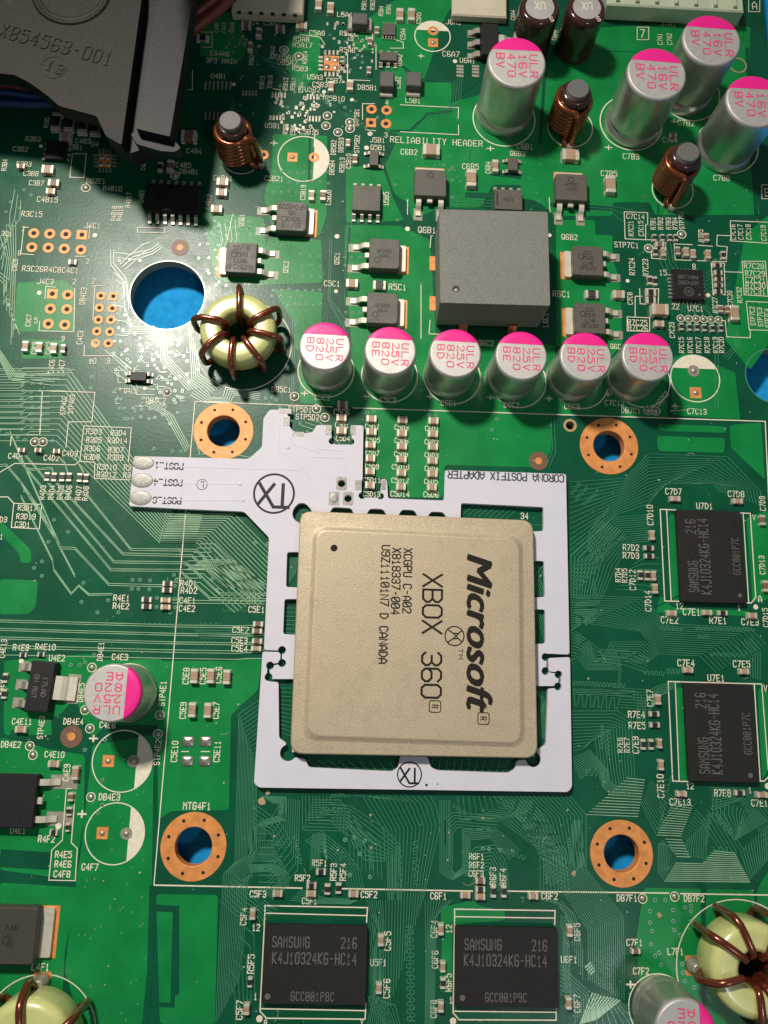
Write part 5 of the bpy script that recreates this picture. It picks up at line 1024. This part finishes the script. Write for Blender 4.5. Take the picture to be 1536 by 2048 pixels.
# ---- big square inductor block
q = [P(a, b, .72) for a, b in ((878, 418), (1096, 423), (1101, 612), (880, 606))]
ctr = sum((Vector(v) for v in q), Vector()) / 4; r = thing('block_inductor', "big square grey inductor block with a round dimple, above the capacitor row", 'inductor', (ctr.x, ctr.y, 0))
pl = ccw([(v.x - ctr.x, v.y - ctr.y) for v in q]); pl = roundpoly(pl, .03, 3)
m = M(); m.loft([[(a * k, b * k, z) for a, b in pl] for k, z in ((.985, .05), (.99, .25), (1, .60), (1, .708), (.992, .72))]); m.obj('block', 'ferrite', r)
pd = P(912, 578, .72); m = M(); m.lathe(pd.x - ctr.x, pd.y - ctr.y, [(.05, .7205), (.046, .7208), (.02, .7206)], 20, False); m.disc(pd.x - ctr.x, pd.y - ctr.y, .045, .7212, 18); m.obj('dimple', 'mark_fet', r)
m = M(); m.smooth = True; m.lathe(pd.x - ctr.x + .004, pd.y - ctr.y - .016, [(.026, .7215), (.016, .724), (.004, .725)], 12, False); m.obj('dimple_fill', 'tin_matte', r)
for sx_ in (-.33, .36):
    m = M(); m.strip([(-.60, .30), (-.66, .27), (-.67, .08), (-.78, .02), (-.86, .015)], .12, .035, sx_); m.obj('copper_foot', 'enamel_bright', r)
for y in (527, 607): pad(866, y, 14, 28, 'copper')
# ---- connectors along the top edge
def connector(x0, x1, yb, dpt, h, mt, label, name, teeth=0, ribs=0):
    a, b = P(x0, yb, h), P(x1, yb, h); w_ = b.x - a.x; cx, cy = (a.x + b.x) / 2, (a.y + b.y) / 2
    r = thing(name, label, 'connector', (cx, cy, 0))
    m = M(); m.box(0, dpt / 2, .02, w_, dpt, h - .02, .02); m.obj('shell', mt, r)
    for i in range(teeth):
        m = M(); m.box(-w_ / 2 + w_ * (i + .7) / (teeth + .4), -.012, h * .82, w_ / teeth * .3, .03, h * .17, .004); m.obj('slot', 'dark_plastic', r)
    for i in range(ribs):
        m = M(); m.box(-w_ / 2 + w_ * (i + .5) / ribs, dpt * .45, h, .05, dpt * .8, .05, .01); m.obj('rib', mt, r)
    return r
connector(462, 606, 24, .8, .2, 'beige', "beige plastic connector with notched lower edge at the top left of the picture", 'white_connector', 6)
connector(904, 1014, 32, .9, .14, 'beige', "beige plastic connector at the top edge beside the brown capacitors", 'white_connector')
connector(1215, 1488, 16, 1.0, .3, 'cream', "long pale green-cream socket along the top right edge", 'long_socket', 0, 7)
# ---- black fan housing held over the upper left corner
ZH = 1.2
ctr = P(150, 120, ZH); r = thing('fan_housing', "grey-black plastic housing with moulded part number reaching in at the top left corner", 'housing', (ctr.x, ctr.y, 0))
def hpoly(s_, z): return ccw([(v.x - ctr.x, v.y - ctr.y) for v in (P(*a, z) for a in pts(s_))])
m = M(); pl = roundpoly(hpoly("-420,-700 300,-700 283,0 243,290 212,272 193,232 118,212 96,192 60,166 30,150 -420,100", ZH), .03, 3)
m.loft([[(a, b, z) for a, b in pl] for z in (ZH - .22, ZH - .012)] + [[(a * .998, b * .998, ZH) for a, b in pl]]); m.obj('plate', 'housing', r)
m = M(); pl = hpoly("270,0 290,-700 345,-700 345,0 302,292 262,306 226,290", ZH - .22); m.prism(pl, ZH - .5, ZH - .22); m.obj('groove', 'housing_wall', r)  # lower tip added to block light leaking between plate and rail
m = M(); pl = roundpoly(hpoly("316,0 326,-700 402,-700 386,0 340,273 272,257", ZH + .02), .02, 2); m.loft([[(a, b, z) for a, b in pl] for z in (ZH - .26, ZH + .012)] + [[(a * .998, b * .999, ZH + .02) for a, b in pl]]); m.obj('side_rail', 'housing_wall', r)
m = M(); pl = roundpoly(hpoly("262,268 280,258 340,276 352,284 362,296 350,304 322,302 274,288", ZH - .12), .02, 2); m.loft([[(a, b, z) for a, b in pl] for z in (ZH - .26, ZH - .14)] + [[(a * .997, b * .999, ZH - .12) for a, b in pl]]); m.obj('clip_foot', 'housing_wall', r)
p0 = P(143, -16, ZH); bx, by = p0.x - ctr.x, p0.y - ctr.y
m = M(); m.smooth = True; m.lathe(bx, by, [(.54, ZH - .005), (.52, ZH + .02), (.50, ZH + .03), (.475, ZH + .02), (.46, ZH + .012), (.445, ZH + .025), (.42, ZH + .02), (.41, ZH - .01)], 64, False, False); m.obj('boss_ring', 'housing', r)
m = M(); p1 = P(19, 4, ZH); m.disc(p1.x - ctr.x, p1.y - ctr.y, .06, ZH + .002, 20); m.obj('screw_hole', 'dark_hole', r)
def raised_text(s_, x0, y0, x1, y1, hpx, wd, zt=.014):
    a, b = P(x0, y0, ZH), P(x1, y1, ZH); ang = math.atan2(b.y - a.y, b.x - a.x); n = len(s_); adv = (b - a).length / (n - 1 + .6); gw = adv * .62; hh = hpx / 150
    m = M(); c, q = math.cos(ang), math.sin(ang)
    for i, ch in enumerate(s_):
        ox, oy = a.x - ctr.x + c * adv * i + q * hh / 2, a.y - ctr.y + q * adv * i - c * hh / 2
        for k, st in enumerate(G[ch].split('|')): m.line([(ox + gw/4*c*int(t[0]) - hh/6*q*int(t[1]), oy + gw/4*q*int(t[0]) + hh/6*c*int(t[1])) for t in st.split()], wd, ZH - .002 + k * .0006, zt)
    return m
m = raised_text('X854563-001', 2, 60, 222, 119, 30, .034); tag(m.obj('moulded_number', 'housing', r), kind='stuff')
m = raised_text('13', 94, 130, 126, 141, 20, .026); pc = P(107, 134, ZH); m.ring(pc.x - ctr.x, pc.y - ctr.y, .155, .175, ZH + .006, 32); tag(m.obj('moulded_mark', 'housing', r), kind='stuff')
LAMP = Vector((-6.3, 12.3, 22)); pl = []  # unseen flange, added and outlined so its shadow darkens the upper left board
for a in pts("425,-260 640,-260 612,40 575,170 545,285 470,335 455,300 440,150"):
    g = P(*a); g = g.lerp(LAMP, 3.0 / 22); pl.append((g.x - ctr.x, g.y - ctr.y))
m = M(); m.loft([[(a, b, z) for a, b in ccw(pl)] for z in (2.92, 3.0)]); m.obj('unseen_shade_flange', 'housing_wall', r)
# ---- cables
def cable(name, mt, s_, zs, rad, label):
    q = [P(*a, z) for a, z in zip(pts(s_), zs)]; out = []
    for i in range(len(q) - 1):
        p0, p1, p2, p3 = q[max(0, i-1)], q[i], q[i+1], q[min(len(q)-1, i+2)]
        for t in (0, .25, .5, .75): out.append(.5 * ((2 * p1) + (p2 - p0) * t + (2*p0 - 5*p1 + 4*p2 - p3) * t*t + (3*p1 - p0 - 3*p2 + p3) * t**3))
    out.append(q[-1]); c = sum(out, Vector()) / len(out); m = M(); m.tube([v - c for v in out], rad, 12); o = m.obj(name, mt, None, c); tag(o, label, 'cable'); return o
cable('cable', 'wire_red', "372,70 410,42 450,8 500,-50", (.5, .55, .6, .7), .075, "dark red cable leaving the black housing, lower of two on its right")
cable('cable', 'wire_red', "372,40 405,18 440,-12 480,-60", (.55, .6, .65, .7), .06, "dark red cable leaving the black housing, upper of two on its right")
cable('cable', 'wire_red', "-30,166 20,172 70,182 130,190", (.6, .6, .6, .6), .05, "red cable above the blue cables at the left edge under the housing")
cable('cable', 'wire_blue', "-30,182 20,186 70,192 130,198", (.6, .6, .6, .6), .05, "upper blue cable at the left edge under the housing")
cable('cable', 'wire_blue', "-30,205 20,206 65,208 120,206", (.55, .55, .55, .6), .055, "lower blue cable at the left edge under the housing")
# ---- flux residue specks on the bare board
m = M()
for x, y, q in ((524, 1603, 8), (536, 1585, 5), (741, 1630, 3), (742, 1695, 3), (966, 1636, 3), (897, 1665, 2), (1147, 1747, 6), (1318, 1830, 5), (1217, 1583, 2)):
    p = P(x, y); n = 9; m.v.extend((p.x + q / 150 * random.uniform(.5, 1.1) * math.cos(i * 2 * math.pi / n), p.y + q / 150 * random.uniform(.5, 1.1) * math.sin(i * 2 * math.pi / n), .0082) for i in range(n)); m.face(tuple(range(len(m.v) - n, len(m.v))))
part(m, 'flux_residue', 'residue', 'stuff')

# ---- dust and lint lying on the board
m = M()
for i in range(420):
    x, y = random.uniform(0, 1536), random.uniform(380, 2048); p = P(x, y)
    if any(math.hypot(x - h[0], y - h[1]) < h[2] + 6 for h in HOLES): continue
    q = random.choice((.006, .008, .010, .014)); a = random.uniform(0, 3.1); e = random.uniform(.3, 1)
    c, s_ = math.cos(a), math.sin(a); b = len(m.v)
    m.v.extend([(p.x + q * (u * c - v * e * s_), p.y + q * (u * s_ + v * e * c), .0086 + .0001 * (i % 7)) for u, v in ((-1, -.3), (0, -1), (1, -.2), (.6, .8), (-.6, .7))]); m.face(tuple(range(b, b + 5)))
for i in range(26):
    x, y = random.uniform(0, 1536), random.uniform(400, 2048); p = P(x, y)
    if any(math.hypot(x - h[0], y - h[1]) < h[2] + 30 for h in HOLES): continue
    a = random.uniform(0, 6.3); l_ = random.uniform(.05, .16); k = random.uniform(-1.2, 1.2)
    m.line([(p.x + l_ * t * math.cos(a + k * t), p.y + l_ * t * math.sin(a + k * t)) for t in (0, .33, .66, 1)], .004, .0092)
part(m, 'dust_flecks', 'dust', 'stuff')
